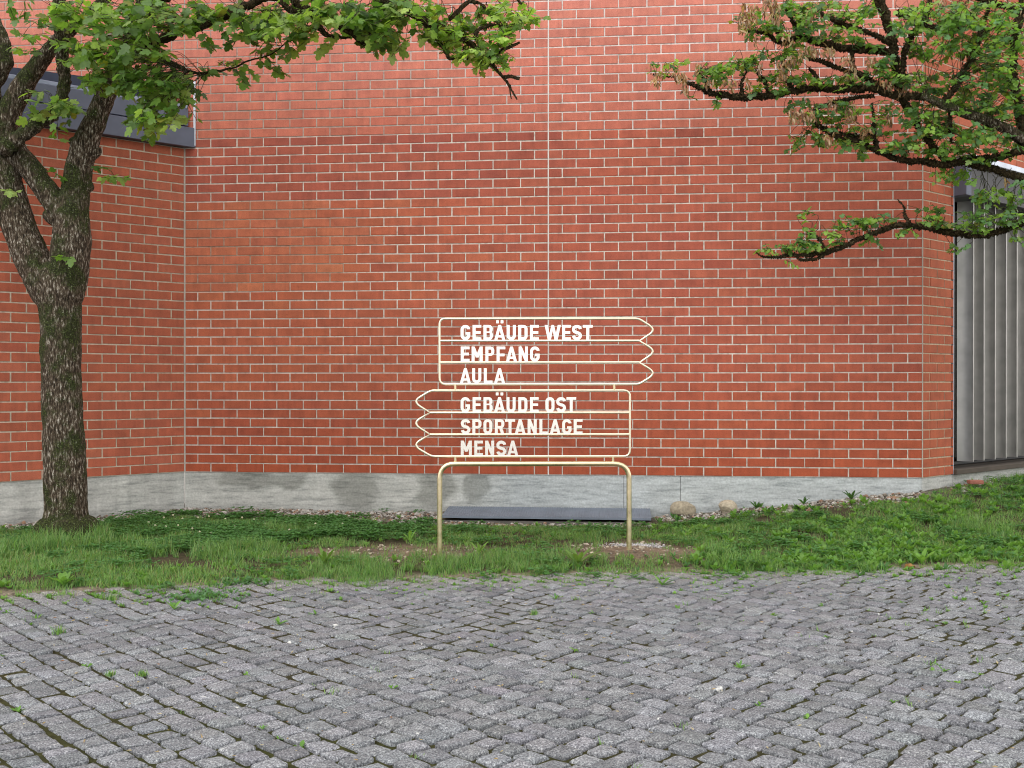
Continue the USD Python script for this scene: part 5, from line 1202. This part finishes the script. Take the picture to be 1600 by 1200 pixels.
# dark clover, mostly on the left below the wall
def clover_keep(x, y):
    k = np.exp(-((x + 2.2) / 1.1) ** 2) * np.clip((y - edge_y(x) - 0.9) / 0.8, 0, 1) * (patchy(x, y, 1.8, 19) > 0.40) + 0.07 * (patchy(x, y, 2.6, 23) > 0.52)
    return np.clip(k * np.where(grass_keep(x, y) > 0.12, 1, 0.03), 0, 1)
pos = lawn_points(1250, clover_keep); n_ = len(pos)
protos = [clover(r, 14, 0.034) for _ in range(5)]
instancer('clover', 'dark green clover mat in the lawn below the wall', 'clover', protos, 'grass', pos, r.integers(0, 5, n_), r.uniform(0, 6.28, n_), r.uniform(0.8, 1.3, n_))
hd = trimesh.creation.icosphere(1, 0.009); S = Soup()
for (u, v_) in [(256, 810), (310, 820), (278, 823), (330, 835), (243, 823), (258, 825), (380, 810), (492 - 183, 810), (350, 812), (415, 820), (325, 808), (300, 828), (450, 830), (492, 820), (533, 820), (395, 813), (562, 815), (203, 812), (270, 806), (365, 824), (232, 818), (312, 833), (345, 822), (285, 812)]:
    q_ = on_ground(u + r.uniform(-2, 2), v_ + 8); S.add(np.array(hd.vertices) * [1, 1, 0.9] + q_ + [0, 0, 0.05], np.array(hd.faces), np.array([0.62, 0.60, 0.50]))
p = put('/World', 'clover_flowers', S.mesh(), 'grass', smooth=True, tint=S.tint()); tag(stage.GetPrimAtPath(p), 'tiny whitish clover heads dotted over the dark clover', 'flowers', kind='stuff')
# moss and seedlings in the paving joints
def joint_points(cnt, f):
    out, got = [], 0
    while got < cnt:
        i = r.integers(0, len(cobs), 4000)
        a = cobs[i, 0] + np.where(r.random(4000) < 0.5, cobs[i, 2] / 2, r.uniform(-0.5, 0.5, 4000) * cobs[i, 2]); b = cobs[i, 1] + cobs[i, 3] / 2
        x, y = bend(a, b); ok = r.random(4000) < f(x, y)
        out.append(np.column_stack([x[ok], y[ok]])); got += ok.sum()
    q_ = np.vstack(out)[:cnt]; return np.column_stack([q_, np.full(len(q_), -0.012)])
pos = joint_points(2300, lambda x, y: np.clip(np.exp(-((edge_y(x) - y) / 0.42) ** 2) * (0.3 + 0.9 * (patchy(x, y, 2.4, 4) > 0.47)) + 0.10 * np.clip((x - 0.6) / 2.4, 0, 1) * (patchy(x, y, 3, 6) > 0.5) + 0.008, 0, 1)); n_ = len(pos)
protos = [tuft(r, 7, 0.030, 0.010, dry=0.15, w=0.003) for _ in range(3)] + [rosette(r, 5, 0.028, 0.012, 0.1) for _ in range(3)]
instancer('joint_seedlings', 'small green seedlings in the joints of the cobbles', 'weeds', protos, 'grass', pos, r.integers(0, 6, n_), r.uniform(0, 6.28, n_), r.uniform(0.5, 1.2, n_))

# countable weeds on the paving and by the wall
def weed(u, v_, kind, size, label, seed, flat=False):
    q_ = on_ground(u, v_); q_[2] = max(q_[2], -0.005) + 0.002; rr = np.random.default_rng(seed)
    t_ = thing('weed', label, 'weed', 'weeds in the cobbles', loc=q_)
    if kind == 'grass':
        for _ in range(3):
            S_t = tuft(rr, 16, size * 0.5, size * 0.16, dry=0.05, w=0.004); put(t_, 'leaf_tuft', S_t.mesh(), 'grass', smooth=True, tint=S_t.tint(), kind='stuff')
    elif kind == 'mat':
        S_t = Soup()
        for _ in range(int(12 + size * 260)):
            c = rosette(rr, 5, 0.036, 0.015, 0.35, (0.085, 0.19, 0.075)); V, f = c.mesh(); V = V * rr.uniform(0.6, 1.2) + [*(rr.normal(size=2) * [size * 0.55, size * 0.42]), 0]; S_t.add(V, f, c.tint() * rr.uniform(0.8, 1.3))
        put(t_, 'leaf_mat', S_t.mesh(), 'grass', smooth=True, tint=S_t.tint(), kind='stuff')
    else:
        for i in range(9):
            V, f = oval_leaf(size * rr.uniform(0.45, 0.8), size * 0.17, i * 2.4 + rr.uniform(-.3, .3), rr.uniform(0.6, 0.93), 0.12)
            put(t_, 'leaf', (V, f), 'grass', smooth=True, tint=BRD[rr.choice(4)] * rr.uniform(0.9, 1.3))
weed(322, 938, 'mat', 0.17, 'blue-green mat of clover on the cobbles, lower left of the lawn', 1)
weed(372, 916, 'mat', 0.12, 'bushy clover clump at the lawn edge above the blue-green mat', 2)
weed(272, 958, 'rosette', 0.09, 'green rosette with a reddish leaf just below the blue-green mat', 3)
weed(92, 997, 'grass', 0.09, 'spiky green grass tuft on the cobbles far left', 4)
weed(57, 974, 'rosette', 0.05, 'small round-leaved weed on the far left cobbles', 5)
weed(176, 943, 'grass', 0.10, 'thin grass tuft left of the clover mat on the cobbles', 6)
weed(436, 982, 'rosette', 0.075, 'bright green leafy weed alone in the cobbles left of centre', 7)
weed(172, 1063, 'grass', 0.05, 'left one of two small weeds side by side on the cobbles', 8)
weed(223, 1063, 'grass', 0.05, 'right one of two small weeds side by side on the cobbles', 9)
weed(1156, 1052, 'rosette', 0.06, 'pale flat rosette in the open cobbles right of centre', 10)
weed(1475, 1057, 'rosette', 0.045, 'little rosette in the cobbles nearest the right lower corner', 11)
weed(835, 966, 'grass', 0.06, 'low weed in the joints straight below the right half of the lettering', 12)
weed(1035, 920, 'rosette', 0.10, 'spreading weed on the cobbles below the right post', 13)
weed(868, 942, 'rosette', 0.06, 'dark little weed on the cobbles right of the sign middle', 14)
weed(410, 1148, 'rosette', 0.035, 'faint seedling in the foreground cobbles', 15)
# plants by the lawn that stand out
def plant(u, v_, n_, L, w, upright, label, seed, col=None):
    q_ = on_ground(u, v_); rr = np.random.default_rng(seed)
    t_ = thing('leafy_plant', label, 'plant', 'single plants in the lawn', loc=q_)
    for i in range(n_):
        V, f = oval_leaf(L * rr.uniform(0.7, 1.15), w * rr.uniform(0.7, 1.2), i * 2.4 + rr.uniform(-.3, .3), rr.uniform(0.2, 0.85) * (1 - 0.5 * upright), rr.uniform(0.1, 0.4))
        put(t_, 'leaf', (V, f), 'grass', smooth=True, tint=(BRD[1] if col is None else np.array(col)) * rr.uniform(0.85, 1.25))
plant(903, 884, 11, 0.15, 0.030, 0.3, 'large pale green dandelion rosette in front of the right post', 41, (0.14, 0.24, 0.06))
plant(508, 886, 8, 0.15, 0.024, 0.6, 'upright pale weed at the lawn edge left of the sign', 42, (0.12, 0.22, 0.05))
plant(748, 868, 7, 0.12, 0.020, 0.7, 'upright light green weed just right of the left post', 43, (0.13, 0.24, 0.05))
plant(640, 848, 4, 0.12, 0.022, 0.9, 'single standing leaf plant beside the egg-shaped stone', 44)
plant(1182, 784, 7, 0.09, 0.028, 0.6, 'dark weed growing from the gravel right of the boulders', 45, (0.05, 0.12, 0.03))
plant(1330, 772, 8, 0.11, 0.030, 0.8, 'dark weed against the concrete base near the brick corner', 46, (0.05, 0.12, 0.03))
plant(1256, 780, 6, 0.09, 0.026, 0.7, 'dark weed in the gravel between the boulders and the corner', 47, (0.05, 0.12, 0.03))
plant(100, 850, 16, 0.12, 0.040, 0.2, 'dark leafy plant at the foot of the trunk', 48, (0.035, 0.10, 0.03))
plant(100, 918, 9, 0.10, 0.036, 0.4, 'broad-leaved plant on the paving edge below the trunk', 49)
plant(1440, 882, 10, 0.12, 0.036, 0.6, 'tall dock-like plant at the right lawn edge near the dry leaf', 50)
# dry leaf and broken brick
q_ = on_ground(1422, 890)
V = np.array([[-.05, -.01, .0], [-.02, -.03, .012], [.03, -.02, .02], [.05, .01, .004], [.02, .03, .03], [-.03, .025, .025], [0, 0, .035]]) * 0.8
p = put('/World', 'fallen_leaf', (V, np.array([[i, (i + 1) % 6, 6] for i in range(6)])), 'leaf', tint=np.array([0.45, 0.25, 0.10]), loc=q_ + [0, 0, 0.012]); tag(stage.GetPrimAtPath(p), 'curled orange-brown leaf at the right paving edge', 'leaf')
q_ = on_ground(1524, 763)
bv, bf = rounded_box(0.125, 0.08, 0.034, 0.006); bv = bv * (1 + 0.12 * (meshkit.fbm(bv * 30, 3, 3) - 0.5)[:, None])
p = put('/World', 'brick_fragment', (bv, bf), 'brick', tint=np.array([0.36, 0.14, 0.10]), loc=q_ + [0, 0, 0.055]); tag(stage.GetPrimAtPath(p), 'broken red tile piece lying in the grass before the fins', 'brick')
# chaff on the paving
cnt = 420
x = r.uniform(-2.6, 2.8, cnt); y = r.uniform(3.2, 6.6, cnt); R = frames(np.column_stack([r.normal(size=(cnt, 2)), 0.15 * r.normal(size=cnt)]), np.column_stack([0.3 * r.normal(size=(cnt, 2)), np.ones(cnt)]))
V_, f_, t_ = copies(DV, DF, R, r.uniform(0.008, 0.024, cnt), np.column_stack([x, y, np.full(cnt, 0.011)]), np.array([[0.42, 0.30, 0.18], [0.50, 0.42, 0.30], [0.32, 0.15, 0.08]])[r.choice(3, cnt, p=[.5, .38, .12])] * r.uniform(0.7, 1.2, (cnt, 1)))
p = put('/World', 'leaf_litter', (V_, f_), 'leaf', tint=t_); tag(stage.GetPrimAtPath(p), 'specks of dry chaff scattered over the cobbles', 'litter', kind='stuff')
